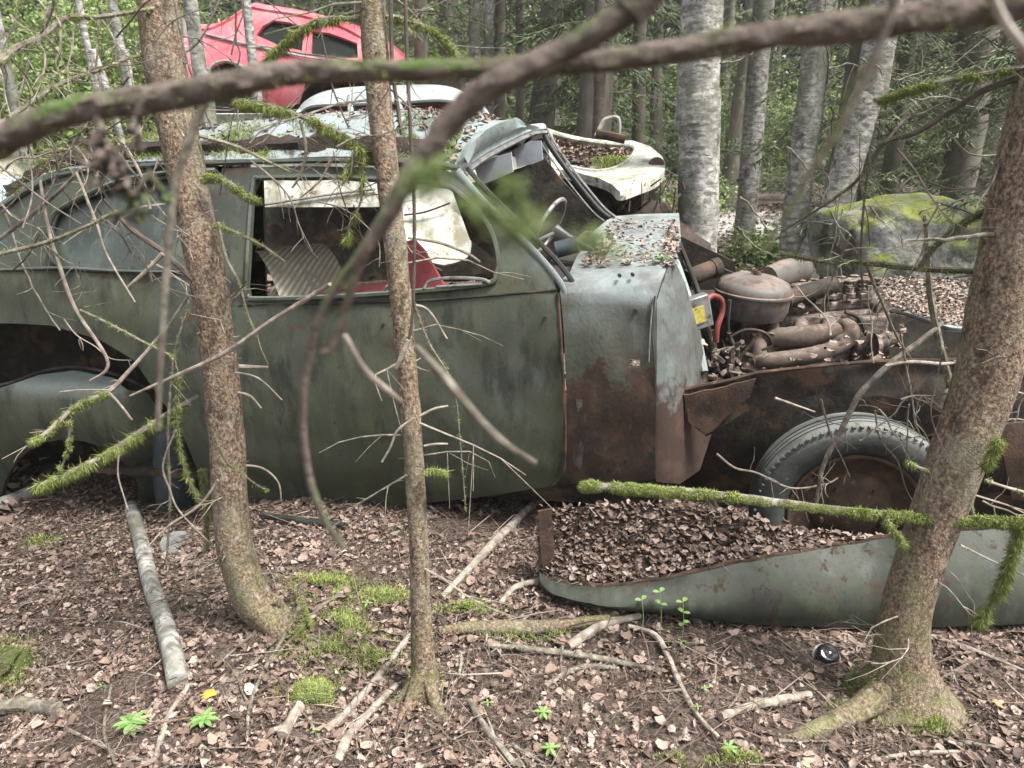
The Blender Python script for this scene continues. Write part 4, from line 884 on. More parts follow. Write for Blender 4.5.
# far front fender under its blanket of leaves
def FF(px, py): return P(px, py, 3.35 + (345 - py) * .022)
panel('far_fender', [(800, 300), (830, 285), (900, 278), (985, 283), (1040, 290), (1040, 335), (975, 330), (948, 327), (900, 313), (870, 306), (845, 312)], 'green_top', car, fm=FF, step=8, th=.02)
lv = [];
for _ in range(6500):
    px = random.uniform(800, 1040); py = random.uniform(279, 330)
    if inpoly(px, py, [(805, 298), (830, 285), (900, 278), (985, 283), (1040, 290), (1040, 333), (975, 328), (948, 325), (900, 311), (870, 304), (845, 308)]): q = FF(px, py); lv.append((q.x, q.y, q.z + .008))
o = leaves('leaf_debris', lv, (.015, .04), mt['litter'], .3, parent=car); o['kind'] = 'stuff'
trim('far_fender_edge', [(862, 306), (905, 314), (948, 329), (975, 333), (1040, 338)], .012, 'black', car, fm=lambda x, y: FF(x, y) + Vector((0, -.01, 0)))
panel('far_fender_inner', [(862, 308), (905, 316), (948, 331), (1040, 340), (1040, 380), (900, 372), (860, 350)], 'dark_rust', car, fm=lambda x, y: P(x, y, 3.5), step=16)
# front wheel
wc_ = SP(850, 508, .13, 0); wheel(wc_, (.17, .98, .0), .345, .18, 'front_wheel', .228)
# ================================================================ fallen front fender
ff = empty('fallen_fender', tuple(G(800, 620)), 'long dark green fender lying in front of the tyre, full of dead leaves', 'car part')
bots = [(540, 580), (553, 590), (585, 600), (612, 607), (662, 614), (722, 622), (790, 626), (862, 628), (940, 627), (1024, 624), (1110, 618)]
tops = [(539, 566), (552, 578), (585, 585), (612, 585), (662, 579), (732, 563), (795, 552), (862, 541), (930, 531), (1024, 528), (1110, 524)]
rows = []; bp = []; tp = []
for b, t in zip(bots, tops):
    g = G(b[0], b[1], .03); q = P(t[0], t[1], g.y + .0014 * (b[1] - t[1])); bp.append(g); tp.append(q)
bs_, ts_ = smooth_path(bp, 9), smooth_path(tp, 9); rows = []
ts_ = [t + Vector((0, 0, .006 * fn(t.x * 14, 0) + .004 * fn(t.x * 40, 3))) for t in ts_]
for b, t in zip(bs_, ts_):
    h = t.z - b.z; r_ = [b + Vector((0, .10, -.02)), b + Vector((0, .03, -.012))]
    for j in range(9):
        u = j / 8; r_.append(b.lerp(t, u) + Vector((0, -.05 * math.sin(u * math.pi) - .01 * u, 0)) + Vector((0, .004 * fn(b.x, u, 0, 6), 0)))
    r_.append(t + Vector((0, .015, -.006))); rows.append(r_)
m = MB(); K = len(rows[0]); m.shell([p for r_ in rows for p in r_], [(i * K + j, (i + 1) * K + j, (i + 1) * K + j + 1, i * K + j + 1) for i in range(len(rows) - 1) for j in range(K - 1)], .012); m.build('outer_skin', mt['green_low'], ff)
m = MB(); m.tube([t + Vector((0, .002, .002 * fn(i * .9, 0))) for i, t in enumerate(ts_)], .0075, 7, rough=.8, freq=60); m.build('rusty_edge', mt['rust'], ff)
# rusty upturned end flange and leaf filled bed
fl = [(538, 512), (552, 509), (554, 545), (556, 588), (546, 583), (541, 560)]
m = MB(); vs, fs = sheet(fl, lambda x, y: P(x, y, G(550, 588).y - .01 + (588 - y) / 76 * (2.09 - G(550, 588).y)), 5, jag=.6); m.shell(vs, fs, .012); m.build('end_flange', mt['rust'], ff)
bed = [(541, 575), (545, 512), (600, 503), (700, 506), (770, 512), (900, 520), (1030, 520), (1110, 520)]
def bedz(px, py):
    g = G(px, py); return g
m = MB(); far_ = smooth_path([P(x, y, 2.12 + .05 * (x - 541) / 570) for x, y in ((541, 512), (600, 504), (660, 506), (720, 512), (790, 530), (860, 540), (930, 545), (1024, 545), (1110, 545))], 6)
rows = []
for i in range(len(ts_)):
    f = far_[min(len(far_) - 1, int(i / (len(ts_) - 1) * (len(far_) - 1)))]; t = ts_[i]; ln = []
    for j in range(9):
        u = j / 8; q = (t + Vector((0, .008, -.004))).lerp(f, u); q.z += .012 * fn(q.x, q.y, 0, 12) - .02 * math.sin(u * math.pi); ln.append(q)
    rows.append(ln)
m.loft(rows); m.build('soil_fill', mt['dirt'], ff); lv = []
for _ in range(3600):
    i = random.uniform(0, len(rows) - 1.01) ; j = random.uniform(0, 7.99); a = rows[int(i)][int(j)]; b = rows[int(i) + 1][int(j)]; c_ = rows[int(i)][int(j) + 1]
    q = a + (b - a) * (i % 1) + (c_ - a) * (j % 1); lv.append((q.x, q.y, q.z + .004))
o = leaves('leaf_fill', lv, (.010, .034), mt['litter'], .4, parent=ff, lift=.018); o['kind'] = 'stuff'
o = splinters('needle_fill', [lv[random.randrange(len(lv))] for _ in range(2200)], (.02, .07), (.0005, .0012), mt['needle_litter'], .2, ff); o['kind'] = 'stuff'
# ================================================================ white car behind
wcx = empty('white_car', (0, 5.2, ground(0, 5.2)), 'weathered white car wreck behind the green one, its engine bay full of leaves and moss', 'car')
def WS(px, py): return P(px, py, 4.75 + .05 * math.sin(py * .05) + .15 * sstep(560, 666, px) ** 2 * 2)
panel('body_side', [(205, 135), (214, 114), (260, 114), (300, 118), (380, 120), (450, 124), (490, 130), (530, 140), (548, 165), (560, 172), (555, 200), (540, 230), (470, 240), (455, 215), (420, 205), (372, 207), (255, 207), (250, 160)], 'white', wcx, fm=WS, step=10)
panel('under_side', [(230, 205), (560, 200), (600, 215), (600, 262), (230, 300)], 'dark_rust', wcx, fm=lambda x, y: P(x, y, 5.15), step=30)
panel('fallen_door', [(399, 192), (430, 188), (448, 204), (466, 222), (472, 240), (470, 256), (458, 262), (440, 266), (404, 252)], 'white', wcx, fm=lambda x, y: P(x, y, 4.45 + (260 - y) * .003 + .0005 * (x - 400)), step=7, rnd=2, th=.03)
trim('door_crease', [(404, 215), (425, 212), (450, 203)], .006, 'dark_rust', wcx, fm=lambda x, y: P(x, y, 4.42 + (260 - y) * .003))
trim('side_moulding', [(262, 205), (300, 199), (340, 193), (376, 189)], .008, 'steel', wcx, fm=lambda x, y: WS(x, y) + Vector((0, -.02, 0)))
# low roof on pillars
def WR(px, py): return P(px, py, 4.95 + (112 - py) * .03 if py < 112 else 4.95)
rp = [(297, 112), (305, 102), (322, 93), (350, 88), (400, 86), (440, 86), (462, 92), (478, 104), (490, 118)]
rows = []
for (x, y) in rp:
    a = P(x, y + 19 - 8 * abs(x - 395) / 100, 4.92); rows.append([a, P(x, y + 8, 4.97), P(x, y, 5.15), P(x, y - 1, 5.5), P(x, y + 1, 5.95), P(x, y + 5, 6.1)])
rs_ = [smooth_path([r_[j] for r_ in rows], 4) for j in range(6)]; m = MB(); K = len(rs_[0])
m.shell([p for r_ in rs_ for p in r_], [(i * K + j, (i + 1) * K + j, (i + 1) * K + j + 1, i * K + j + 1) for i in range(5) for j in range(K - 1)], .02); m.build('roof', mt['silver'], wcx)
for (a, b) in (((350, 96), (351, 120)), ((398, 95), (402, 122)), ((300, 112), (292, 122)), ((482, 108), (496, 130))):
    m = MB(); m.tube([P(*a, 4.93), P(*b, 4.85)], .02, 8); m.build('roof_pillar', mt['silver'], wcx)
trim('silver_waist', [(290, 122), (340, 124), (400, 124), (450, 126)], .02, 'silver', wcx, fm=lambda x, y: WS(x, y) + Vector((0, -.015, 0)))
trim('roof_gutter', [(299, 118), (312, 108), (350, 106), (400, 104), (446, 102), (478, 112)], .016, 'black', wcx, fm=lambda x, y: P(x, y, 4.90))
m = MB(); m.shell(*sheet([(308, 103), (360, 99), (440, 98), (470, 106), (470, 135), (308, 135)], lambda x, y: P(x, y, 5.7), 10), .04); m.build('red_interior', mt['red'], wcx)
# engine bay tray
def TY(py): return 4.8 + (178 - py) / 40 * 1.05
outer = [(537, 128), (560, 133), (600, 137), (632, 141), (650, 149), (662, 160), (665, 172), (655, 181), (640, 186), (620, 190), (612, 182), (600, 175), (575, 170), (552, 170), (548, 150)]
inner = [(550, 135), (575, 138), (610, 142), (632, 147), (634, 154), (622, 164), (600, 168), (570, 166), (558, 158)]
def TR(px, py): return P(px, py, min(6.0, TY(py))) + Vector((0, 0, .02 * math.sin(px * .05)))
panel('engine_bay_rim', outer, 'white', wcx, [inner], fm=TR, step=5, th=.03)
trim('bay_inner_lip', inner + [inner[0]], .014, 'white', wcx, fm=TR)
skn = smooth_path([TR(x, y) for x, y in ((548, 169), (575, 170), (600, 175), (612, 181), (620, 189), (640, 186), (656, 181), (665, 171), (662, 160), (650, 149))], 4)
m = MB(); m.shell([p + Vector((0, 0, dz)) for dz in (0.0, -.03, -.06) for p in skn], [(i * len(skn) + j, (i + 1) * len(skn) + j, (i + 1) * len(skn) + j + 1, i * len(skn) + j + 1) for i in range(2) for j in range(len(skn) - 1)], .02); m.build('front_fender_skirt', mt['white'], wcx)
m = MB(); q = TR(652, 165); m.lathe([(.055, 0), (.05, -.02), (.03, -.03), (0, -.032)], q + Vector((.02, -.05, -.02)), Vector((.2, 1, -.6)), 18); m.build('headlight_hole', mt['rust'], wcx)
m = MB(); vs, fs = sheet(inner, lambda x, y: TR(x, y) + Vector((0, 0, -.05 + .015 * fn(x * .1, y * .1))), 5); m.shell(vs, fs, .03); m.build('bay_dirt', mt['dirt'], wcx)
lv = []; mp_ = []
for _ in range(1100):
    px, py = random.uniform(550, 634), random.uniform(135, 168)
    if inpoly(px, py, inner):
        q = TR(px, py) + Vector((0, 0, -.035)); (mp_ if (px - 612) ** 2 / 300 + (py - 157) ** 2 / 40 < 1 else lv).append(tuple(q))
o = leaves('leaf_debris', lv, (.03, .07), mt['litter'], .5, parent=wcx); o['kind'] = 'stuff'
moss_blades([(a + random.gauss(0, .04), b + random.gauss(0, .04), c_) for (a, b, c_) in mp_ for _ in range(9)], (.02, .05), 'moss', wcx, [(random.gauss(0, .6), random.gauss(0, .6), 1) for _ in range(9 * len(mp_))], w=(.002, .004))
m = MB(); m.tube(smooth_path([P(596, 136, 5.6), P(602, 124, 5.6), P(606, 119, 5.6), P(618, 118, 5.6), P(619, 134, 5.6)], 3), .017, 6); m.build('hood_hinge', mt['white'], wcx)
m = MB(); m.tube([P(596, 134, 5.5), P(625, 139, 5.5)], .03, 8, rough=.4); m.build('rotten_stay', mt['rust'], wcx)
m = MB(); m.box(P(560, 200, 5.6), (.55, .4, .16)); m.box(P(470, 190, 5.8), (.9, .3, .2)); m.build('chassis', mt['dark_rust'], wcx, bevel=.03)
m = MB(); m.shell(*sheet([(600, 180), (630, 186), (640, 184), (636, 205), (622, 222), (600, 230), (590, 200)], lambda x, y: P(x, y, 5.1 + .1 * fn(x * .1, y * .1)), 5, jag=1.5), .05); m.build('inner_wing', mt['dark_rust'], wcx)
# scraps of rotten wood and roots behind the cowl
m = MB()
for _ in range(40):
    px, py = random.uniform(622, 682), random.uniform(178, 218); q = P(px, py, random.uniform(4.5, 4.9)); m.tube([q, q + Vector((random.gauss(0, .03), random.gauss(0, .03), -random.uniform(.03, .15)))], random.uniform(.002, .008), 5, rough=.6)
sp_ = P(655, 205, 4.7); m.tube([Vector((sp_.x, sp_.y, ground(sp_.x, sp_.y) - .1)), sp_ + Vector((0, 0, -.25)), sp_ + Vector((0, 0, -.12)), sp_ + Vector((.01, 0, -.05)), sp_ + Vector((.02, 0, .02))], [.3, .26, .2, .13, .05], 28, rough=.9, freq=11)
o = m.build('rotten_stump', mt['dirt'], None, loc=(sp_.x, sp_.y, ground(sp_.x, sp_.y))); tag(o, 'crumbling reddish stump under the nose of the white car', 'stump')
# leafy bank seen through the far door opening
lb = []
for _ in range(900): px, py = random.uniform(395, 640), random.uniform(205, 300); q = G(px, py); lb.append((q.x, q.y, q.z + .01))
stuff(leaves('bank_leaf_litter', lb, (.04, .09), mt['litter'], .5, lift=.04), 'dead leaves on the bank between the two wrecks')
# ================================================================ red car
rc = empty('red_car', (P(290, 60, 7.6).x, 7.8, ground(-2, 7.8)), 'faded red hatchback wreck high on the slope at the upper left', 'car')
def RS(px, py): 
    p = P(px, py, 7.0 + (55 - py) * .006 if py < 55 else 7.0 - .05 * math.sin((py - 55) / 60 * math.pi)); return p
side = [(180, 40), (182, 28), (190, 30), (206, 31), (225, 24), (243, 13), (252, 9), (262, 11), (300, 17), (340, 28), (361, 39), (364, 62), (400, 70), (400, 79), (306, 82), (299, 104), (276, 107), (262, 100), (257, 92), (250, 76), (240, 66), (226, 62), (214, 66), (206, 76), (202, 92), (192, 92), (184, 70)]
w1 = [(256, 35), (264, 25), (272, 20), (288, 22), (304, 27), (302, 51), (278, 45)]; w2 = [(312, 31), (330, 33), (357, 43), (358, 58), (335, 58), (311, 54)]
panel('body_side', side, 'red', rc, [w1, w2], fm=RS, step=7, th=.03)
for w_ in (w1, w2):
    m = MB(); m.shell(*sheet(w_, lambda x, y: RS(x, y) + Vector((0, .05, 0)), 10), .006); m.build('window', mt['darkglass'], rc)
for pth in ([(206, 34), (225, 39), (254, 46), (300, 56), (360, 66)], [(208, 74), (214, 65), (226, 61), (240, 65), (250, 75), (257, 91)]):
    trim('trim_strip', pth, .012, 'silver' if pth[0] != (312, 53) else 'red', rc, fm=lambda x, y: RS(x, y) + Vector((0, -.02, 0)), n=6)
top_ = [(182, 28), (206, 31), (225, 24), (243, 13), (252, 9), (262, 11), (300, 17), (340, 28), (361, 39), (380, 52), (400, 70)]
ra = smooth_path([RS(*p) for p in top_], 4); m = MB()
m.shell([p + d for d in (Vector((0, 0, 0)), Vector((0, .12, .05)), Vector((.05, .7, .09)), Vector((.1, 1.3, .05)), Vector((.1, 1.42, -.01))) for p in ra], [(i * len(ra) + j, (i + 1) * len(ra) + j, (i + 1) * len(ra) + j + 1, i * len(ra) + j + 1) for i in range(4) for j in range(len(ra) - 1)], .02); m.build('roof', mt['red'], rc)
panel('far_side', side, 'red', rc, [w1, w2], fm=lambda x, y: RS(x, y) + Vector((.1, 1.42, 0)), step=14, th=.03)
m = MB(); m.lathe([(.1, -.08), (.24, -.08), (.28, -.04), (.28, .05), (.2, .08)], P(230, 92, 7.15), (0, 1, 0), 28); m.lathe([(0, -.05), (.16, -.05), (.17, 0)], P(230, 92, 7.15), (0, 1, 0), 20); m.build('wheel', mt['black'], rc)
m = MB(); m.box(P(330, 105, 7.7), (1.3, .5, .25)); m.build('under_body', mt['dark_rust'], rc)
m = MB(); m.tube([P(182, 18, 7.1), P(184, 44, 7.1), P(186, 50, 7.05)], [.03, .03, .03], 6); m.tube([P(178, 52, 7.05), P(194, 52, 7.05)], .03, 6); m.build('rear_post', mt['white'], rc)
# pale blue hood at the left edge
bh = empty('car_hood', tuple(G(-10, 300)), 'pale blue and white crumpled car hood at the left edge behind the roof moss', 'car part'); bh.location = (P(10, 165, 4.6).x, 4.6, ground(-2.8, 4.6))
panel('hood_skin', [(-60, 150), (0, 138), (22, 140), (30, 165), (22, 195), (8, 215), (-60, 230)], 'white', bh, fm=lambda x, y: P(x, y, 4.6 + (200 - y) * .006), step=8, th=.03)
panel('blue_stripe', [(-60, 185), (0, 178), (18, 176), (14, 188), (6, 203), (-60, 215)], 'blue', bh, fm=lambda x, y: P(x, y, 4.57 + (200 - y) * .006), step=8, th=.01)
panel('hood_frame', [(-60, 215), (30, 190), (40, 260), (-60, 300)], 'dark_rust', bh, fm=lambda x, y: P(x, y, 4.8), step=20)
# ================================================================ near spruces
def near_tree(center, widths, Y, label, flare=1.5, roots=(), top_h=5.0, spurs=60, seed=1, lean_y=0.0):
    """center: picture points from top to root, widths in pixels; the trunk is carried on above the picture"""
    pts = []; rad = []
    base = G(*center[-1]); n = len(center)
    for i, ((px, py), w_) in enumerate(zip(center, widths)):
        t = i / (n - 1); p = P(px, py, base.y + (Y - base.y) * (1 - t) ** 1.3); pts.append(p); rad.append(px2m(w_, p) / 2)
    d = (pts[0] - pts[1]).normalized(); topp = pts[0] + d * .8 + Vector((0, 0, 0)); tip = topp + Vector((d.x * .5, d.y * .5, top_h))
    pts = [tip, topp] + pts; rad = [.01, rad[0] * .93] + rad
    pts.append(pts[-1] + Vector((0, 0, -.15))); rad.append(rad[-1] * 1.1)
    k = 14; path = smooth_path(pts, k); rr = np.interp(np.linspace(0, len(rad) - 1, len(path)), range(len(rad)), rad)
    # resample finely
    fine = [path[0]]; fr = [rr[0]]
    for a, b, ra, rb in zip(path, path[1:], rr, rr[1:]):
        st_ = .012 if a.z < 2.2 else .1; kk = max(1, int((b - a).length / st_))
        for j in range(1, kk + 1): fine.append(a.lerp(b, j / kk)); fr.append(ra + (rb - ra) * j / kk)
    for i, p in enumerate(fine):
        h = p.z - base.z
        if h < .45: fr[i] *= 1 + (flare - 1) * math.exp(-max(0, h) * 13)
    root = empty('spruce_tree', tuple(base), label, 'tree'); m = MB()
    pts3 = fine; n_ = 40; vs = []; fs = []; up = None
    for i, p in enumerate(pts3):
        t = (pts3[min(i + 1, len(pts3) - 1)] - pts3[max(i - 1, 0)]).normalized()
        if up is None: up = t.cross(Vector((1, 0, 0))).normalized()
        up = (up - t * up.dot(t)).normalized(); si = t.cross(up)
        for j in range(n_):
            a = 2 * math.pi * j / n_; dirn = up * math.cos(a) + si * math.sin(a); q = p + dirn * fr[i]
            s_ = noise.noise(q * 55) * .5 + abs(noise.noise(q * 140)) * .9 + noise.noise(q * 14) * .9
            h = max(0, p.z - base.z); lob = .16 * math.exp(-h * 9) * math.sin(3 * a + seed) 
            vs.append(q + dirn * (s_ * .0022 + lob * fr[i]))
    for i in range(len(pts3) - 1):
        for j in range(n_): fs.append((i * n_ + j, i * n_ + (j + 1) % n_, (i + 1) * n_ + (j + 1) % n_, (i + 1) * n_ + j))
    m.add(vs, fs)
    for (tgt, r0) in roots:
        g = G(*tgt); st_ = base + Vector((0, 0, .10)); mid = base.lerp(g, .35); mid.z = ground(mid.x, mid.y) + r0 * .75; g.z -= r0 * .6
        pl = smooth_path([st_, mid, g], 14); m.tube(pl, lerpl([r0 * 1.7, r0 * 1.15, r0 * .85, r0 * .6, r0 * .3], len(pl)), 18, rough=.18, freq=14)
    m.build('trunk', mt['bark'], root)
    # short dead spurs and thin twigs
    rs = random.Random(seed); low = [i for i, p in enumerate(fine) if base.z + .12 < p.z < 2.4]
    for k in range(spurs):
        i = rs.choice(low); p = fine[i]; a = rs.uniform(0, 6.28); d = Vector((math.cos(a), math.sin(a), rs.uniform(-.35, .3))); L = rs.choice((.015, .03, .05, .08, .12, .18, .26)) * rs.uniform(.7, 1.3)
        q0 = p + d * fr[i] * .9; pts_ = [q0]; dd = d.copy()
        for j in range(4): dd = (dd + Vector((rs.gauss(0, .22), rs.gauss(0, .22), rs.gauss(-.08, .2)))).normalized(); pts_.append(pts_[-1] + dd * L / 4)
        mm = MB(); r0 = .0009 + .007 * L if L > .04 else .0028; mm.tube(pts_, lerpl([r0, r0 * .3], 5), 5)
        if L > .1:
            for _ in range(rs.randrange(1, 5)):
                s0 = pts_[rs.randrange(1, 4)]; d2 = (dd + Vector((rs.gauss(0, .6), rs.gauss(0, .6), rs.gauss(0, .6)))).normalized() * L * rs.uniform(.3, .7); mm.tube([s0, s0 + d2 * .5 + Vector((0, 0, rs.gauss(0, .006))), s0 + d2], [.0011, .0009, .0005], 4)
        mm.build('dead_twig', mt['pale_twig'] if rs.random() < .35 else mt['twig'], root)
    # thin crown far above the picture
    Pp = []; Dd = []; b = MB()
    for k in range(12):
        z = rs.uniform(.35, .98); q = topp.lerp(tip, z); a = rs.uniform(0, 6.28); L = 1.0 * (1.05 - z); e = q + Vector((math.cos(a) * L, math.sin(a) * L, -.25 * L)); b.tube([q, e], [.008, .002], 4)
        for _ in range(40): u = rs.uniform(.15, 1); Pp.append(tuple(q.lerp(e, u))); Dd.append((rs.gauss(0, 1), rs.gauss(0, 1), -.4))
    b.build('crown_limbs', mt['twig'], root); splinters('crown', Pp, (.1, .22), (.008, .02), mt['needle'], dirs=Dd, parent=root)
    return root, base
t_left, bl = near_tree([(157, -10), (166, 70), (180, 140), (194, 210), (210, 290), (220, 370), (227, 440), (230, 500), (236, 550), (252, 598), (276, 628)], [40, 40, 38, 36, 35, 34, 34, 34, 35, 35, 31], 2.0,
    'left spruce, reddish trunk bending at its mossy foot, in front of the green car door', 1.2, [((325, 600), .011)], seed=3, spurs=62)
t_mid, bm_ = near_tree([(371, -10), (378, 90), (388, 180), (399, 280), (407, 370), (414, 460), (419, 550), (421, 620), (425, 695)], [27, 25, 23, 21, 20, 19, 19, 20, 24], 1.75,
    'thin middle spruce trunk standing in front of the green car door', 1.35, [((462, 742), .016), ((375, 745), .018), ((340, 720), .012)], seed=8, spurs=55)
t_right, br_ = near_tree([(1066, -10), (1046, 100), (1026, 190), (1005, 290), (986, 380), (953, 470), (926, 545), (904, 620), (900, 700)], [64, 64, 63, 61, 58, 52, 46, 45, 52], 1.75,
    'right spruce with a thick brown leaning trunk and flared roots, in front of the tyre', 1.95, [((765, 744), .038), ((985, 748), .034)], seed=5, spurs=40)
# moss on the feet of the trunks
def foot_moss(root, base, r, n, hh=.12, side=None):
    pts = []; dd = []
    for _ in range(n):
        a = random.uniform(0, 6.28) if side is None else random.gauss(side, .6); h = abs(random.gauss(0, hh)); rr = r * (1 + .5 * math.exp(-h * 14)); d = Vector((math.cos(a), math.sin(a), 0))
        if fn(a * 2, h * 9, 0, 1.2) < -.1: continue
        pts.append(tuple(base + d * rr + Vector((0, 0, h - .01)))); dd.append(tuple(d + Vector((random.gauss(0, .4), random.gauss(0, .4), .5))))
    return moss_blades(pts, (.006, .016), 'moss', root, dd)
foot_moss(t_left, bl + Vector((.02, 0, 0)), .055, 1500, .04, 0.0); foot_moss(t_mid, bm_, .035, 350, .06); foot_moss(t_right, br_, .10, 2000, .05, 3.5)

# ================================================================ branches drawn through the air
def mossify(path, rad, n, parent, hang=.02, size=(.006, .018), name='moss', frac=(0, 1), side=.5, w=(.0006, .0013)):
    pts = []; dd = []; k = len(path)
    for _ in range(int(n * 3)):
        u = random.uniform(*frac) * (k - 1); i = min(k - 2, int(u)); p = path[i].lerp(path[i + 1], u - i); r = rad[i] if hasattr(rad, '__len__') else rad
        if noise.noise(p * 22) < -.2 + random.uniform(-.2, .2): continue
        d = Vector((random.gauss(0, 1), random.gauss(0, 1), random.gauss(0, 1))).normalized(); pts.append(tuple(p + d * r * .9 + Vector((noise.noise(p * 60), noise.noise(p * 61), noise.noise(p * 62))) * .006))
        hh = .5 + hang * random.random() * 60; dd.append((d.x * .55, d.y * .55, d.z * (1 - side) - hh * side))
    if not pts: return
    # longer blades hang, short ones stand
    return splinters(name, pts, (size[0] * .45, size[1] * .6 + hang * .8), (w[0] * .6, w[1] * .6), mt['moss'], dirs=dd, parent=parent)
def curve3(pxs, Y):
    if hasattr(Y, '__len__'): Ys = lerpl(Y, len(pxs))
    else: Ys = [Y] * len(pxs)
    return [P(x, y, yy_) for (x, y), yy_ in zip(pxs, Ys)]
def stick(pxs, Y, wpx, label=None, mat='twig', parent=None, moss=0, hang=0, name='dead_branch', side_n=0, side_l=.08, rough=.15, k=7, n=7, ext=(0, 0), frac=(0, 1), wig=0.0, cat='branch', freq=40, msize=(.006, .016), side_mat=None, mw=(.0006, .0013)):
    """a branch as its own thing (label) or a part of a tree (parent)"""
    pts = curve3(pxs, Y)
    if ext[0]: pts = [pts[0] + (pts[0] - pts[1]).normalized() * ext[0]] + pts
    if ext[1]: pts = pts + [pts[-1] + (pts[-1] - pts[-2]).normalized() * ext[1]]
    path = smooth_path(pts, k)
    if wig: path = [p + Vector((noise.noise(p * 25), noise.noise(p * 25 + Vector((5, 0, 0))), noise.noise(p * 25 + Vector((0, 9, 0))))) * wig for p in path]
    wl = wpx if hasattr(wpx, '__len__') else [wpx, wpx * .6]
    rad = [px2m(w_, p) / 2 for w_, p in zip(lerpl(wl, len(path)), path)]
    m = MB(); m.tube(path, rad, n, rough=rough, freq=freq)
    if side_n:
        for _ in range(side_n):
            i = random.randrange(len(path) // 6, len(path) - 1); t = (path[i + 1] - path[i]).normalized(); d = (t * .5 + Vector((random.gauss(0, 1), random.gauss(0, .6), random.gauss(-.3, .8))).normalized()).normalized()
            l = side_l * random.uniform(.3, 1.2); q = [path[i]]
            for j in range(4): d = (d + Vector((random.gauss(0, .2), random.gauss(0, .2), random.gauss(-.06, .2)))).normalized(); q.append(q[-1] + d * l / 4)
            m.tube(q, lerpl([min(rad[i] * .6, .0016), .0005], 5), 4)
    if parent is None and (moss or label):
        root = empty(name, tuple(path[0]), label, cat); o = m.build('wood', mt[mat], root)
        if moss: mossify(path, rad, moss, root, hang, frac=frac, size=msize, w=mw)
        return root
    o = m.build(name, mt[mat], parent)
    if moss: mossify(path, rad, moss, o, hang, frac=frac, size=msize, w=mw)
    return o
# --- close blurred branches crossing the view
b1 = stick([(-60, 170), (0, 143), (50, 118), (100, 107), (167, 97), (233, 83), (300, 73), (340, 71), (407, 70), (473, 69), (507, 67), (573, 64), (680, 51), (747, 39), (814, 30), (882, 23), (949, 13), (1024, 2), (1090, -12)],
      [.52, .46, .44], [26, 27, 27, 26, 21, 19, 20, 26, 30, 32, 34], 'thick dark branch running across the whole view close to the camera', 'front_bark', moss=2200, rough=.35, n=14, ext=(.5, .6), freq=90, msize=(.002, .006), mw=(.0003, .0006), k=10)
b2 = stick([(690, -60), (640, 0), (600, 30), (545, 60), (490, 86), (450, 122), (415, 168), (388, 215), (368, 245), (342, 280), (322, 312), (308, 360), (303, 420), (310, 480), (325, 520), (343, 548)],
      [.40, .42, .43, .45], [40, 34, 26, 25, 26, 22, 17, 13, 9, 7, 7, 8, 5], 'curved dark branch dropping from the top centre across the middle spruce', 'front_bark', rough=.3, n=12, ext=(.4, 0), freq=90, k=10)
stick([(368, 245), (352, 285), (334, 345), (322, 352)], .44, [12, 6], None, 'front_bark', b2, name='side_twig')
stick([(345, 335), (365, 370), (390, 392), (402, 402)], [.5, .52], [5, 7, 3], None, 'pale_twig', b2, name='side_twig')
stick([(415, 345), (440, 372), (465, 403), (500, 440), (536, 463)], .5, [5, 10, 10, 9, 5], 'straight blurred pale twig pointing down right across the green door', 'twig', name='dead_twig')
stick([(205, 100), (190, 140), (175, 190), (168, 250), (162, 340), (158, 430)], .55, [9, 8, 7, 5], 'pale blurred twig hanging from the thick branch beside the left spruce', 'twig', name='dead_twig', rough=.2)
stick([(905, -40), (885, 30), (860, 90), (838, 130), (815, 165), (790, 210), (765, 248)], .34, [14, 10, 8, 6, 4], 'dark blurred twig hanging before the leaning birch', 'dark_twig', name='dead_twig', ext=(.1, 0), moss=300, msize=(.001, .003), mw=(.0002, .0004))
stick([(975, -40), (1000, 15), (1024, 48), (1060, 90)], .34, [12, 10, 9], 'light blurred twig end in the upper right corner', 'pale_twig', name='dead_twig', ext=(.2, .2))
# dark lichen rag hanging from the thick branch
m = MB(); rs = random.Random(4)
for (a, b_, w_) in (((92, 118), (112, 165), 9), ((88, 150), (120, 185), 8), ((108, 165), (132, 200), 9), ((125, 195), (160, 190), 8), ((130, 195), (146, 228), 8), ((140, 112), (138, 140), 7), ((95, 165), (100, 150), 5), ((128, 200), (120, 225), 5), ((100, 130), (104, 190), 6), ((112, 150), (128, 175), 9), ((138, 190), (170, 205), 5), ((80, 140), (95, 165), 5)):
    p, q = P(*a, .45), P(*b_, .45); pl = [p.lerp(q, t / 7) + Vector((rs.gauss(0, .003), rs.gauss(0, .004), rs.gauss(0, .003))) for t in range(8)]
    m.tube(pl, [px2m(w_, p) / 2 * rs.uniform(.5, 1.3) for _ in pl], 8, rough=.8, freq=160)
o = m.build('lichen_rag', mt['front_bark'], None, loc=tuple(P(110, 118, .45))); tag(o, 'dark crumpled bark and lichen rag hanging from the thick branch at left', 'lichen')
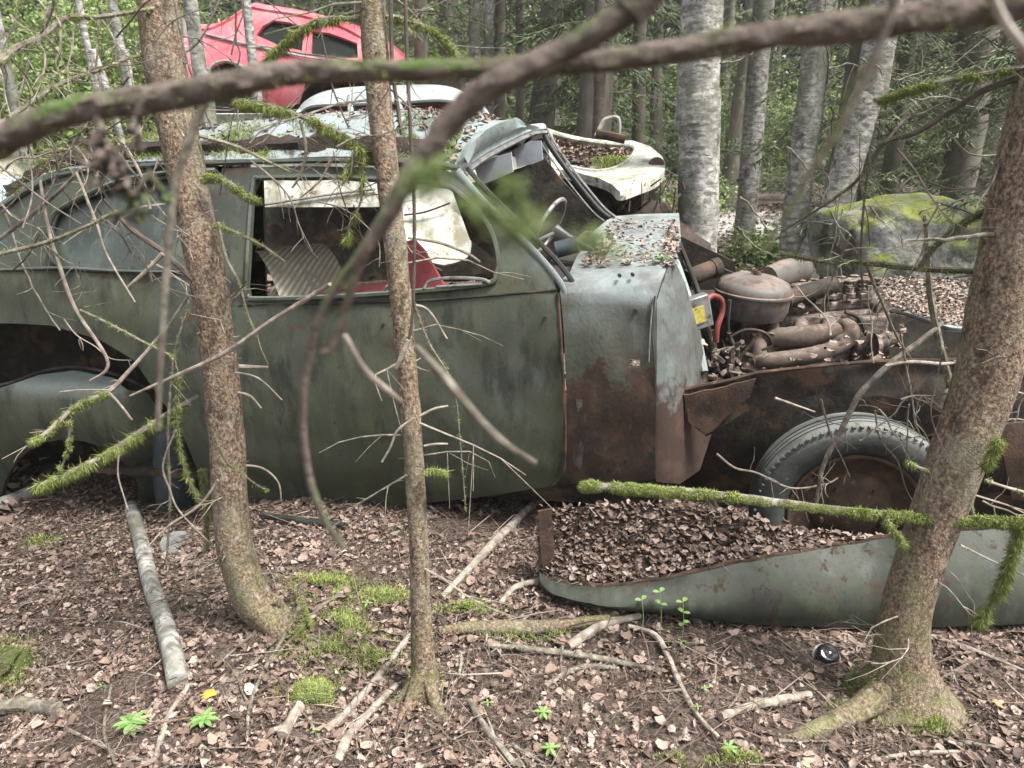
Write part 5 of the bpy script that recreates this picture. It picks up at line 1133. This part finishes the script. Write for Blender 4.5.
# green needle sprig right at the lens
sg = empty('spruce_sprig', tuple(P(440, 165, .24)), 'blurred green spruce sprig just below the crossing of the two dark branches', 'branch')
path = smooth_path([P(385, 150, .30), P(440, 178, .27), (P(480, 200, .25)), P(530, 222, .24), P(590, 243, .23)], 8); m = MB(); m.tube(path, .0007, 5); m.build('wood', mt['twig'], sg)
pts = []; dd = []
for (c_, n_, s_) in (((425, 180), 60, 12), ((470, 202), 25, 10), ((520, 225), 45, 12), ((590, 243), 30, 10), ((510, 185), 12, 8), ((500, 215), 25, 12)):
    for _ in range(int(n_ * 1.7)): pts.append(tuple(P(c_[0] + random.gauss(0, s_), c_[1] + random.gauss(0, s_ * .7), .20))); dd.append((random.gauss(.3, 1), random.gauss(0, .5), random.gauss(-.2, .6)))
splinters('needles', pts, (.004, .008), (.0003, .0005), mt['bright_leaf'], dirs=dd, parent=sg)
# --- sharp branches of the left spruce
S = stick
S([(198, 396), (170, 412), (140, 432), (110, 452), (75, 470), (33, 488)], [1.98, 1.9, 1.8, 1.72], [4, 5, 6, 5, 4], None, 'twig', t_left, moss=3200, hang=.035, frac=(.1, 1), name='mossy_branch')
S([(192, 290), (165, 330), (130, 370), (108, 392), (75, 407), (50, 430), (32, 442)], [1.98, 1.9, 1.75], [3, 4, 5, 5, 4], None, 'pale_twig', t_left, moss=2200, hang=.012, frac=(.5, 1), name='mossy_branch', side_n=10, side_l=.1)
S([(330, 284), (318, 292), (270, 322), (225, 353), (180, 374), (130, 396)], [1.7, 1.8, 1.85], [4, 5, 5, 5, 4, 2], 'long straight tan twig slanting across the left spruce trunk', 'pale_twig', name='dead_twig', side_n=5)
S([(40, 180), (48, 227), (57, 258), (75, 308), (108, 362), (90, 381)], 1.8, [3, 3.5, 4, 3.5, 2.5], 'pale kinked twig hanging over the rear window of the green car', 'pale_twig', name='dead_twig')
S([(80, 310), (105, 322), (140, 340), (175, 358)], 1.8, [3, 3, 1.5], 'thin mossy twig over the rear wheel arch', 'twig', moss=300, name='dead_twig')
S([(-40, 262), (0, 254), (48, 242), (94, 223), (117, 211)], 1.7, [5, 5, 4, 3], 'pale mossy twig reaching in from the left edge', 'twig', moss=250, name='dead_twig', ext=(.3, 0), side_n=6)
S([(-40, 258), (0, 238), (48, 201), (74, 176), (80, 168)], 1.8, [4, 4.5, 4, 3], 'straight twig rising from the left edge to the roof moss', 'twig', name='dead_twig', ext=(.3, 0), side_n=5)
S([(76, 172), (96, 222), (107, 255), (135, 302)], 1.75, [3, 2.5, 1.8], 'thin bare twig drooping below the roof moss', 'pale_twig', name='dead_twig', ext=(.0, 0))
S([(15, 178), (48, 203), (81, 224)], 1.75, [2.2, 1.6], 'fine dark twig crossing the left end of the roof', 'twig', name='dead_twig', ext=(.2, 0))
S([(120, 140), (129, 153), (142, 178), (150, 209)], 1.85, [4, 3.5, 3], None, 'pale_twig', t_left, name='dead_branch')
S([(104, 199), (130, 228), (163, 252), (183, 270), (196, 283)], 1.9, [3, 5, 6, 7], None, 'dark_twig', t_left, name='dead_branch', rough=.4, side_n=4)
S([(163, 254), (145, 272), (127, 288)], 1.88, [5, 4, 3], None, 'pale_twig', t_left, name='dead_branch')
S([(-30, 75), (0, 62), (17, 48), (42, 37), (67, 18), (100, 17), (150, 9), (180, 3)], [1.6, 2.0], [6, 6, 7, 6, 4, 3], 'mossy grey branch in the upper left corner', 'twig', moss=700, hang=.006, name='dead_branch', ext=(.3, 0), side_n=8, side_l=.15)
S([(-30, 140), (0, 124), (25, 107), (50, 90), (75, 78), (110, 66), (133, 57), (160, 56)], [1.6, 2.0], [4, 5, 4, 3], 'mossy branch below the upper left corner one', 'twig', moss=700, hang=.006, name='dead_branch', ext=(.3, 0), side_n=8, side_l=.15)
S([(55, -15), (53, 5), (48, 22), (40, 34)], 1.7, [3, 2.2], 'short dark hanging twig at the upper left', 'dark_twig', name='dead_twig', ext=(.3, 0))
for i, (a, b_) in enumerate((((60, 30), (75, 110)), ((20, 120), (60, 170)), ((0, 170), (70, 150)), ((90, 120), (40, 215)), ((100, 20), (106, 120)), ((30, 60), (25, 160)), ((145, 15), (150, 80)), ((5, 215), (60, 330)))):
    mx = ((a[0] + b_[0]) / 2 + random.uniform(-10, 10), (a[1] + b_[1]) / 2 + random.uniform(-8, 8))
    S([a, mx, b_], random.uniform(1.7, 2.3), [2.5, 1.5], None, random.choice(('twig', 'pale_twig')), t_left, name='dead_branch', side_n=4, side_l=.1, wig=.01)
S([(205, 178), (211, 177), (229, 183), (245, 196), (258, 202)], 1.9, [5, 5, 4], None, 'twig', t_left, moss=900, hang=.01, name='mossy_branch')
S([(215, 225), (223, 227), (259, 244), (285, 262)], 1.9, [3, 2.5], None, 'twig', t_left, moss=450, hang=.004, name='mossy_branch')
S([(218, 222), (226, 257), (239, 283), (247, 312), (256, 335)], 1.88, [3, 2.6, 2], None, 'pale_twig', t_left, moss=220, name='mossy_branch')
S([(200, 136), (235, 146), (267, 161), (290, 172)], 1.95, [4, 3, 2], None, 'pale_twig', t_left, moss=150, name='dead_branch')
S([(236, 100), (272, 107), (310, 120), (343, 135), (372, 152), (385, 158)], [1.75, 1.72], [5, 5, 4, 4], None, 'twig', t_mid, moss=1800, hang=.03, name='mossy_branch')
S([(368, 19), (358, 19), (320, 20), (293, 36), (274, 52), (268, 58)], 1.74, [5, 5, 4, 3], None, 'twig', t_mid, moss=1500, hang=.022, name='mossy_branch')
S([(378, 17), (400, 18), (430, 30), (448, 46), (456, 56)], 1.74, [4, 5, 4, 3], None, 'twig', t_mid, moss=900, hang=.008, name='mossy_branch')
S([(318, 20), (328, 65), (334, 92), (349, 129)], 1.7, [2.4, 1.6], None, 'dark_twig', t_mid, name='dead_branch', side_n=3)
S([(236, 10), (236, 40), (240, 55), (234, 75)], 1.75, [2, 1.5], None, 'dark_twig', t_left, name='dead_branch')
S([(214, 132), (190, 70), (176, 10), (170, -30)], 1.9, [2.5, 2], None, 'twig', t_left, name='dead_branch')
S([(182, 125), (170, 70), (200, 40), (222, -5)], 2.0, [3, 2], None, 'pale_twig', t_left, name='dead_branch')
S([(404, -60), (407, 60), (411, 140), (414, 200), (414, 270), (411, 330), (402, 352)], 1.6, [4, 4, 3.5, 3], 'thin dark upright stem just right of the middle spruce', 'dark_twig', name='thin_stem', ext=(.5, 0), cat='stem', side_n=5, side_l=.1)
S([(390, -40), (392, 60), (398, 110), (402, 135)], 1.72, [5, 4], None, 'dark_twig', t_mid, name='dead_branch', ext=(.3, 0))
S([(345, 178), (352, 160), (360, 150), (362, 195), (352, 222), (345, 240)], 1.7, [2.5, 2], None, 'twig', t_mid, moss=900, hang=.03, name='mossy_branch')
S([(330, 160), (322, 178), (310, 190), (300, 198)], 1.9, [2.4, 1.6], None, 'pale_twig', t_mid, name='dead_branch', side_n=5)
S([(300, 120), (306, 150), (300, 175), (292, 188)], 1.85, [3, 3, 2], None, 'pale_twig', t_mid, name='dead_branch', side_n=6)
S([(408, 238), (440, 243), (468, 254), (480, 262)], 1.75, [2.5, 3, 2], None, 'twig', t_mid, name='dead_branch')
S([(411, 305), (428, 310), (447, 339)], 1.6, [2.5, 2], None, 'pale_twig', t_mid, name='dead_branch')
S([(415, 308), (430, 345), (447, 372), (456, 400), (460, 440), (466, 512)], 1.65, [2.5, 1.6, 1.2], None, 'twig', t_mid, moss=150, name='dead_branch')
S([(408, 340), (402, 355), (396, 368)], 1.55, [4, 5, 4], None, 'pale_twig', t_mid, name='dead_branch')
S([(415, 418), (398, 430), (390, 448), (382, 462)], 1.6, [3, 2], None, 'pale_twig', t_mid, name='dead_branch')
S([(420, 416), (434, 409), (448, 406)], 1.6, [3, 2.5], None, 'pale_twig', t_mid, name='dead_branch')
S([(424, 446), (436, 444), (448, 444)], 1.6, [2.5, 2], None, 'pale_twig', t_mid, name='dead_branch')
S([(426, 470), (440, 471), (445, 472)], 1.6, [3, 3], None, 'twig', t_mid, moss=300, hang=.02, name='mossy_branch')
S([(407, 475), (385, 488), (365, 500), (345, 512)], 1.6, [2.2, 1.6], None, 'twig', t_mid, name='dead_branch', side_n=5)
S([(228, 366), (248, 367), (268, 367)], 1.95, [6, 4.5, 2], None, 'pale_twig', t_left, name='dead_branch')
S([(232, 372), (258, 378), (282, 400)], 1.9, [2, 1.4], None, 'pale_twig', t_left, name='dead_branch')
S([(235, 392), (250, 396), (261, 408)], 1.9, [3, 2], None, 'pale_twig', t_left, name='dead_branch')
S([(238, 465), (262, 468), (278, 482), (281, 500)], 1.9, [2.4, 1.6], None, 'pale_twig', t_left, name='dead_branch')
S([(212, 430), (225, 460), (240, 472), (258, 486), (268, 490)], 1.82, [2.5, 2], None, 'dark_twig', t_left, moss=250, name='mossy_branch')
S([(188, 310), (178, 340), (172, 375), (168, 440), (170, 500), (166, 570)], 1.9, [2.5, 3, 3, 2], None, 'twig', t_left, moss=250, name='dead_branch', side_n=10, side_l=.09)
S([(176, 430), (163, 465), (170, 490), (180, 512), (212, 545)], 1.88, [2, 2, 1.6], None, 'pale_twig', t_left, name='dead_branch')
S([(178, 372), (176, 420), (185, 470), (200, 500), (215, 520)], 1.9, [2, 2, 4, 2], None, 'twig', t_left, moss=700, hang=.02, name='mossy_branch')
S([(218, 480), (200, 505), (170, 525), (150, 545)], 1.8, [3, 2], None, 'pale_twig', t_left, name='dead_branch', side_n=3)
S([(203, 470), (206, 500), (207, 548)], 1.95, [5, 6, 4], None, 'twig', t_left, moss=700, hang=.006, name='mossy_branch')
S([(108, 392), (118, 402), (132, 420)], 1.85, [3, 2.2], None, 'pale_twig', t_left, name='dead_branch')
S([(60, 392), (80, 390), (108, 390)], 1.8, [1.2, 1.6], None, 'pale_twig', t_left, name='dead_branch')
S([(119, 452), (118, 475), (124, 497), (128, 510)], 1.75, [1.6, 1.4], None, 'pale_twig', t_left, name='dead_branch')
S([(70, 422), (68, 450), (60, 470)], 1.75, [3, 2], None, 'twig', t_left, moss=450, hang=.004, name='mossy_branch')
# --- around the right spruce
mb = S([(580, 486), (610, 487), (640, 490), (700, 494), (775, 503), (850, 512), (940, 519), (1024, 523), (1075, 524)], [1.78, 1.74, 1.62], [5, 9, 10, 10, 9, 9, 9, 9], 'long mossy stick lying level in front of the tyre, passing the right spruce', 'twig', moss=0, name='mossy_branch', ext=(0, .3), rough=.2, n=12)
pp = smooth_path(curve3([(580, 486), (610, 487), (640, 490), (700, 494), (775, 503), (850, 512), (940, 519), (1024, 523)], [1.78, 1.74, 1.62]), 8)
mossify(pp, .012, 9000, mb, .006, (.006, .013), frac=(.02, .5), w=(.001, .002)); mossify(pp, .011, 5000, mb, .010, (.005, .012), frac=(.72, 1), w=(.001, .002)); mossify(pp, .010, 2200, mb, .002, (.004, .009), frac=(.45, .75))
S([(1022, 522), (1014, 552), (1004, 580), (990, 606), (978, 624)], 1.62, [4, 4, 3], None, 'twig', t_right, moss=2600, hang=.035, name='mossy_branch')
S([(885, 520), (898, 535), (905, 545)], 1.62, [3, 2], None, 'twig', t_right, moss=400, hang=.02, name='mossy_branch')
S([(960, 545), (990, 560), (1030, 578)], 1.62, [2.5, 2], None, 'pale_twig', t_right, name='dead_branch', ext=(0, .1))
S([(1050, 62), (1024, 67), (972, 76), (932, 84), (905, 92), (881, 99)], [1.7, 1.85], [5, 5, 4, 4], None, 'twig', t_right, moss=2400, hang=.012, name='mossy_branch', frac=(.25, 1), side_n=6)
S([(1050, 72), (1024, 77), (982, 91), (955, 109), (915, 133), (885, 143), (861, 176), (835, 198), (781, 232)], [1.7, 2.0], [7, 7, 6, 6, 5, 4, 3, 2], None, 'dark_twig', t_right, moss=500, name='dead_branch', side_n=14, side_l=.14, rough=.3)
S([(868, 168), (863, 215), (861, 260), (863, 290)], 1.9, [2.5, 2], None, 'dark_twig', t_right, moss=100, name='dead_branch')
S([(885, 143), (905, 120), (925, 112), (950, 100)], 1.85, [2.5, 2], None, 'twig', t_right, name='dead_branch', side_n=6)
S([(1006, 275), (976, 271), (925, 269), (868, 263), (830, 262), (780, 254)], [1.8, 2.0], [7, 6, 6, 5, 4], None, 'dark_twig', t_right, moss=1100, hang=.002, name='mossy_branch', side_n=8)
S([(1060, 230), (1024, 232), (960, 238), (930, 241), (902, 243)], 1.7, [6, 5, 3.5, 2], None, 'twig', t_right, name='dead_branch', wig=.008, side_n=4)
S([(1018, 208), (992, 209), (965, 222), (949, 234), (930, 252), (920, 268)], 1.8, [7, 7, 6, 5], None, 'dark_twig', t_right, moss=800, hang=.004, name='mossy_branch')
S([(925, 215), (928, 254), (930, 293), (938, 336), (947, 372), (952, 400)], 2.0, [4, 6, 7, 7, 4], 'upright mossy sapling stem beside the right spruce', 'twig', moss=500, name='thin_stem', cat='stem', side_n=6, ext=(0, .4))
S([(943, 322), (934, 330), (915, 345), (895, 360), (875, 378), (858, 397), (841, 431), (824, 464), (816, 503)], [2.0, 1.95], [3, 5, 6, 6, 6, 5, 3], 'grey crooked twig leaning over the front tyre', 'twig', name='dead_twig', side_n=12, side_l=.16)
S([(866, 262), (874, 284), (882, 302), (895, 333), (905, 350)], 1.95, [4, 3, 2], None, 'twig', t_right, name='dead_branch', side_n=10, side_l=.14)
S([(900, 330), (905, 360), (912, 400), (918, 430), (925, 440)], 1.95, [2.2, 1.6], None, 'twig', t_right, name='dead_branch', side_n=12, side_l=.12)
S([(885, 366), (910, 362), (945, 364), (960, 360)], 1.95, [3, 4, 3], None, 'pale_twig', t_right, name='dead_branch')
S([(717, 454), (735, 468), (757, 473), (791, 488), (825, 484), (838, 478)], 2.1, [2.5, 2, 1.5], 'pale fine twig in front of the left side of the front tyre', 'pale_twig', name='dead_twig', side_n=10, side_l=.1)
S([(775, 398), (795, 405), (815, 412)], 2.2, [3, 1.5], 'short pale stick wedged above the front tyre', 'pale_twig', name='dead_twig')
S([(942, 408), (950, 392), (958, 405), (945, 398)], 1.9, [8, 6], None, 'pale_twig', t_right, moss=100, name='dead_branch')
S([(1000, 440), (994, 452), (985, 466)], 1.6, [5, 5], None, 'twig', t_right, moss=700, hang=.02, name='mossy_branch')
S([(925, 470), (915, 466), (908, 462)], 1.62, [4, 3], None, 'twig', t_right, moss=500, hang=.016, name='mossy_branch')
S([(985, 480), (1005, 487), (1040, 496)], 1.6, [3, 3], None, 'pale_twig', t_right, moss=150, name='dead_branch', ext=(0, .1))
for (a, b_) in (((1000, 340), (1024, 350)), ((990, 408), (1030, 420)), ((1000, 375), (1030, 400)), ((1005, 430), (1024, 400)), ((985, 500), (1024, 515)), ((870, 430), (900, 425)), ((860, 440), (905, 400)), ((880, 410), (905, 445))):
    S([a, ((a[0] + b_[0]) / 2, (a[1] + b_[1]) / 2 + 4), b_], 1.75, [2.2, 1.5], None, random.choice(('twig', 'pale_twig')), t_right, name='dead_branch', side_n=3, side_l=.08, wig=.01)
# a tangle of fine bare twigs on the left spruce, the middle spruce and in front of the bay
for k in range(84):
    tr_, px, py = (t_left, random.uniform(-10, 250), random.uniform(0, 320)) if k < 30 else (t_mid, random.uniform(-10, 200), random.uniform(0, 290)) if 46 <= k < 64 else (t_right, random.uniform(790, 1020), random.uniform(0, 300)) if k >= 64 else (t_mid, random.uniform(290, 440), random.uniform(90, 230)) if k < 38 else (t_right, random.uniform(820, 960), random.uniform(330, 450))
    L = random.uniform(35, 120); a = random.uniform(.2, 2.2) * random.choice((1, -1)); cx, cy = px, py; pl = [(cx, cy)]
    for j in range(4): a += random.gauss(0, .28); cx += L / 4 * math.cos(a); cy += L / 4 * math.sin(a); pl.append((cx, cy))
    Y0 = random.uniform(1.65, 2.25) if tr_ is t_left else random.uniform(1.6, 1.9); S(pl, [Y0, Y0 + random.uniform(-.15, .15)], [random.uniform(1.3, 2.6), .9], None, random.choice(('twig', 'pale_twig', 'dark_twig')), tr_, name='dead_branch', side_n=random.randrange(3, 9), side_l=.09, k=5, n=5)
# background dead twigs in the right forest
for k in range(16):
    px, py = random.uniform(720, 1010), random.uniform(20, 230); L = random.uniform(20, 70); a = random.choice((-1, 1)) * random.uniform(.1, 1.0)
    b_ = (px + L * math.cos(a), py + L * math.sin(a)); S([(px, py), ((px + b_[0]) / 2, (py + b_[1]) / 2 + random.uniform(-8, 12)), b_], random.uniform(3.4, 5.5), [2.2, 1.2], None, 'twig', t_right, name='dead_branch', side_n=5, side_l=.25, wig=.02) if k < 14 else None

# ================================================================ sticks on the ground
def gstick(pxs, wpx, label, mat='pale_twig', name='fallen_stick', moss=0, lift=.5, cat='stick', ends=(1, 1), side_n=0, rough=.2, n=9, group=None):
    raw = []
    for (x, y) in pxs: raw.append(G(x, y))
    wl = wpx if hasattr(wpx, '__len__') else [wpx, wpx * .7]; rr = [px2m(w_, p) / 2 for w_, p in zip(lerpl(wl, len(raw)), raw)]
    raw = [p + Vector((0, 0, r_ * lift + .012)) for p, r_ in zip(raw, rr)]; path = smooth_path(raw, 9); rad = lerpl(rr, len(path)); m = MB(); m.tube(path, rad, n, rough=rough, freq=35)
    for _ in range(side_n):
        i = random.randrange(3, len(path) - 1); d = Vector((random.gauss(0, 1), random.gauss(0, 1), random.uniform(0, .3))).normalized() * random.uniform(.03, .12); m.tube([path[i], path[i] + d * .5 + Vector((0, 0, .01)), path[i] + d], [.0016, .0013, .0007], 4)
    root = empty(name, tuple(path[0]), label, cat, group); m.build('wood', mt[mat], root)
    if moss: mossify(path, rad, moss, root, .002, (.005, .013))
    return root
gstick([(132, 512), (143, 552), (152, 590), (165, 628), (174, 662), (179, 690)], [13, 15, 17, 20, 20], 'straight white birch stick lying on the leaves below the rear fender', 'birch', 'birch_stick', rough=.06, n=16)
gstick([(-40, 520), (0, 510), (20, 503), (38, 494)], [16, 14, 12], 'pale log end poking out under the rear wheel arch', 'birch', 'birch_stick', n=14)
gstick([(590, 491), (565, 496), (535, 508), (510, 532), (490, 552), (470, 573), (442, 602)], [5, 6, 8, 10, 9, 6], 'pale forked stick slanting from the front of the door to the ground', side_n=6)
gstick([(535, 508), (560, 502), (585, 503)], [4, 3], 'thin pale side stick beside the fork under the door')
gstick([(556, 575), (538, 585), (515, 592), (500, 608)], [5, 7, 5], 'short tan stick at the rusty end of the fallen fender')
gstick([(410, 640), (370, 692), (345, 720), (326, 737)], [6, 8, 9], 'straight tan stick leaning on the foot of the middle spruce')
gstick([(397, 690), (370, 718), (350, 742), (337, 768)], [6, 9, 10], 'tan stick running to the bottom edge beside the middle spruce')
gstick([(300, 712), (290, 730), (283, 742)], [12, 12], 'stubby grey broken stick left of the middle spruce')
gstick([(300, 610), (285, 640), (262, 680), (250, 712), (248, 740)], [4, 4, 3], 'thin twig curving down from the foot of the left spruce', 'twig')
gstick([(345, 596), (320, 612), (295, 640), (270, 668)], [5, 4, 3], 'mossy thin stick right of the foot of the left spruce', 'twig', moss=300)
gstick([(486, 650), (530, 654), (580, 660), (625, 668), (662, 676)], [5, 7, 6, 5], 'long brown stick lying level beneath the fallen fender', 'twig')
gstick([(628, 630), (655, 640), (668, 662), (680, 690), (697, 720), (718, 742)], [4, 6, 6, 6, 5, 4], 'curving pale root running down to the bottom edge', 'pale_twig')
gstick([(568, 652), (585, 641), (605, 629), (640, 620)], [9, 10, 9, 6], 'pale peeled stick pointing right under the fallen fender')
gstick([(545, 692), (562, 680), (585, 671), (615, 672)], [6, 6, 4], 'short curved stick on bare soil below the peeled stick', 'twig')
gstick([(440, 636), (480, 634), (520, 634), (560, 632), (610, 622)], [8, 14, 15, 12, 7], 'mossy root crossing the soil right of the middle spruce', 'bark', 'mossy_root', moss=1600, cat='root', n=12)
gstick([(470, 706), (482, 728), (500, 752), (520, 778)], [6, 7, 8], 'brown stick running off the bottom edge right of the middle spruce', 'twig')
gstick([(720, 722), (750, 712), (780, 706), (810, 700)], [8, 10, 8], 'pale flaking root left of the foot of the right spruce')
gstick([(870, 765), (915, 758), (960, 756)], [4, 5, 3], 'thin pale twig in front of the right spruce roots')
gstick([(115, 765), (105, 735), (112, 690)], [4, 3], 'thin dark twig at the lower left', 'twig')
gstick([(190, 690), (170, 720), (155, 768)], [5, 6], 'tan twig below the end of the birch stick')
gstick([(60, 715), (20, 712), (-30, 720)], [12, 16, 14], 'grey weathered log at the lower left edge', 'twig', 'fallen_log', cat='log', moss=500)
gstick([(60, 692), (30, 730), (0, 752)], [3, 4], 'thin straight pale twig across the lower left corner')
gstick([(930, 640), (975, 655), (1030, 678)], [4, 4, 3], 'thin pale twig right of the right spruce under the fallen fender', 'pale_twig')
gstick([(905, 705), (935, 720), (960, 745), (1000, 752)], [5, 4], 'thin twig on the leaves right of the flared roots', 'twig')
gstick([(262, 520), (290, 524), (320, 528), (345, 530)], [7, 8, 7], 'dark bent hose lying on the ground under the green door', 'black', 'rubber_hose', cat='hose')
for k in range(52):
    px, py = random.uniform(20, 1010), random.uniform(560, 765); a = random.uniform(0, 3.14); L = random.uniform(25, 80)
    if 540 < px < 1024 and py < 640: continue
    wh = 'left of the birch stick' if px < 150 else 'between the birch stick and the middle spruce' if px < 420 else 'between the middle spruce and the curving root' if px < 660 else 'between the curving root and the right spruce' if px < 890 else 'right of the right spruce roots'
    tm = random.choice(('twig', 'twig', 'pale_twig')); gstick([(px, py), (px + L * .5 * math.cos(a) + random.uniform(-5, 5), py + L * .5 * math.sin(a) * .7), (px + L * math.cos(a), py + L * math.sin(a) * .7)], [random.uniform(1.8, 4), 1.5], 'thin ' + ('brown' if tm == 'twig' else 'pale') + ' twig fallen on the leaves ' + wh, tm, 'fallen_twig', side_n=3, n=6, cat='twig', group='thin twigs scattered on the leaf litter')
# ================================================================ small things on the ground
q = G(178, 548); m = MB(); m.lathe([(0, .012), (.03, .012), (.05, .006), (.062, .009), (.066, .0), (.06, -.004)], q + Vector((0, 0, .02)), (.15, -.25, 1), 30); o = m.build('metal_disc', mt['steel'], None, loc=tuple(q)); tag(o, 'flat grey metal disc lying left of the left spruce foot', 'scrap metal')
q = G(826, 660); e = empty('glass_jar', tuple(q), 'dark shiny glass jar bottom half buried in leaves below the fallen fender', 'jar')
m = MB(); m.lathe([(0, .034), (.012, .032), (.022, .034), (.030, .028), (.034, .014), (.034, -.03)], q + Vector((0, 0, .012)), (-.1, -.55, .85), 30); m.build('glass', M('dark_glass', [(.3, (.01, .01, .012)), (.7, (.03, .032, .036))], rough=.12, bump=0, spec=.8), e)
m = MB(); m.lathe([(.034, .0), (.040, .004), (.042, -.006), (.037, -.02)], q + Vector((0, 0, .010)), (-.1, -.55, .85), 30); m.build('jar_rim', mt['white'], e)
p = G(312, 700); rock(tuple(p + Vector((0, 0, .012))), (.045, .035, .02), 'moss_cushion', 'round moss cushion left of the middle spruce foot', 2, 'moss_bed', sub=4, am=.35)
p = G(5, 672); rock(tuple(p + Vector((-.03, 0, .01))), (.08, .07, .05), 'moss_cushion', 'moss cushion cut by the lower left edge', 5, 'moss_bed', sub=4, am=.35)
def leaflet(m, c, d, l, w_, droop=.2):
    d = Vector(d).normalized(); s_ = d.cross(Vector((0, 0, 1))); s_ = s_.normalized() if s_.length > .01 else Vector((1, 0, 0)); c = Vector(c); vs = [c]
    for t, ww in ((.25, .7), (.55, 1), (.8, .65)):
        q = c + d * l * t + Vector((0, 0, -droop * l * t * t)); vs += [q - s_ * w_ * ww + Vector((0, 0, w_ * .25)), q, q + s_ * w_ * ww + Vector((0, 0, w_ * .25))]
    vs.append(c + d * l + Vector((0, 0, -droop * l))); m.add(vs, [(0, 2, 1), (0, 3, 2), (1, 2, 5, 4), (2, 3, 6, 5), (4, 5, 8, 7), (5, 6, 9, 8), (7, 8, 10), (8, 9, 10)])
def palm_plant(px, py, L, nl, label, h=.03):
    g = G(px, py); e = empty('wild_seedling', tuple(g), label, 'plant'); m = MB(); t = g + Vector((0, 0, h)); m.tube([g + Vector((0, 0, -.01)), t], .0011, 5); m.build('stem', mt['plant'], e)
    m = MB()
    for k in range(nl):
        a = 2 * math.pi * k / nl + random.uniform(-.2, .2); leaflet(m, t, (math.cos(a), math.sin(a), random.uniform(.0, .25)), L * random.uniform(.75, 1.1), L * .17)
    m.build('leaves', mt['plant'], e)
palm_plant(133, 732, .046, 11, 'pale green palmate seedling, left one of the pair at the lower left')
palm_plant(205, 728, .040, 10, 'pale green palmate seedling, right one of the pair at the lower left')
palm_plant(543, 722, .026, 6, 'small green seedling at the bottom between the middle spruce and the curving root')
palm_plant(550, 758, .026, 6, 'small green seedling touching the bottom edge')
palm_plant(728, 757, .026, 6, 'small green seedling at the lower end of the curving root')
palm_plant(368, 611, .022, 4, 'small light green seedling left of the middle spruce')
palm_plant(316, 740, .014, 3, 'tiny green seedling by the stubby grey stick')
palm_plant(60, 545, .018, 5, 'tiny green seedling left of the birch stick')
palm_plant(488, 712, .016, 4, 'tiny green seedling right of the middle spruce roots'); palm_plant(103, 695, .016, 3, 'tiny green seedling at the lower left beside the birch stick')
palm_plant(704, 697, .014, 4, 'tiny green seedling right of the curving root'); palm_plant(697, 716, .014, 4, 'tiny green seedling just below another right of the curving root')
def shoot(px, py, ptop, nl, label):
    g = G(px, py); t = P(ptop[0], ptop[1], g.y + .01); e = empty('leafy_shoot', tuple(g), label, 'plant'); m = MB(); pl = smooth_path([g + Vector((0, 0, -.01)), g.lerp(t, .5) + Vector((.004, 0, 0)), t], 4); m.tube(pl, .0012, 5); m.build('stem', mt['plant'], e); m = MB()
    for k in range(nl):
        a = 2.4 * k + 1; q = g.lerp(t, 1 - .28 * (k // 2)); leaflet(m, q, (math.cos(a), math.sin(a) * .7, .3), .024, .008)
    m.build('leaves', mt['plant'], e)
shoot(682, 640, (683, 602), 6, 'tallest leafy shoot standing before the fallen fender')
shoot(660, 636, (660, 592), 4, 'thin leafy shoot left of the tallest one before the fallen fender')
shoot(642, 634, (642, 600), 2, 'leftmost smallest shoot before the fallen fender')
palm_plant(681, 650, .018, 3, 'round leafed seedling at the foot of the tallest shoot')
q = CW(661, 262); e = empty('wild_seedling', tuple(q), 'bright yellow green sprout growing in the front gutter of the cowl', 'plant'); m = MB()
for k in range(34): leaflet(m, q + Vector((random.gauss(0, .015), random.gauss(0, .015), random.uniform(0, .02))), (random.gauss(0, 1), random.gauss(-.3, 1), random.uniform(.1, .8)), .022, .006)
m.build('leaves', mt['plant'], e)
q = G(209, 705); 
o = leaves('yellow_leaf', [tuple(G(209, 699) + Vector((0, 0, .02)))], (.04, .045), M('ochre_leaf', [(.3, (.45, .22, .03)), (.7, (.6, .32, .05))], 60, rough=.6, bump=.1), .2); tag(o, 'single ochre yellow fallen leaf right of the birch stick end', 'leaf')

for (px, py, r, n_) in ((312, 700, .045, 2600), (5, 672, .08, 3500)):
    c0 = G(px, py); o = [o for o in COL.objects if o.name.startswith('moss_cushion') and (o.location - c0).length < .15][0]; pts = []; dd = []
    for _ in range(n_):
        v = random.choice(o.data.vertices).co; pts.append(tuple(o.location + v * .97)); d = v.normalized(); dd.append((d.x + random.gauss(0, .4), d.y + random.gauss(0, .4), abs(d.z) + .3))
    moss_blades(pts, (.006, .014), 'moss', o, dd)
# spruces that would share a label are told apart by their order from left to right
from collections import defaultdict
byl = defaultdict(list)
for o in COL.objects:
    if o.get('group') in ('spruces of the forest behind the wrecks', 'thin twigs scattered on the leaf litter'): byl[o['label']].append(o)
ORD = ['leftmost', 'second from left', 'third from left', 'fourth from left', 'fifth from left', 'sixth from left', 'seventh from left', 'eighth from left', 'ninth from left', 'tenth from left', 'eleventh from left', 'twelfth from left', 'thirteenth from left', 'fourteenth from left', 'fifteenth from left']
for l, os_ in byl.items():
    if len(os_) < 2 or len(os_) > 15: continue
    os_.sort(key=lambda o: o.location.x / o.location.y)
    for i, o in enumerate(os_): o['label'] = l.replace('slender forest ', '').replace('the white car', 'white car').replace('fallen on the leaves ', '') + ', ' + (ORD[i] if i < len(os_) - 1 else 'rightmost')
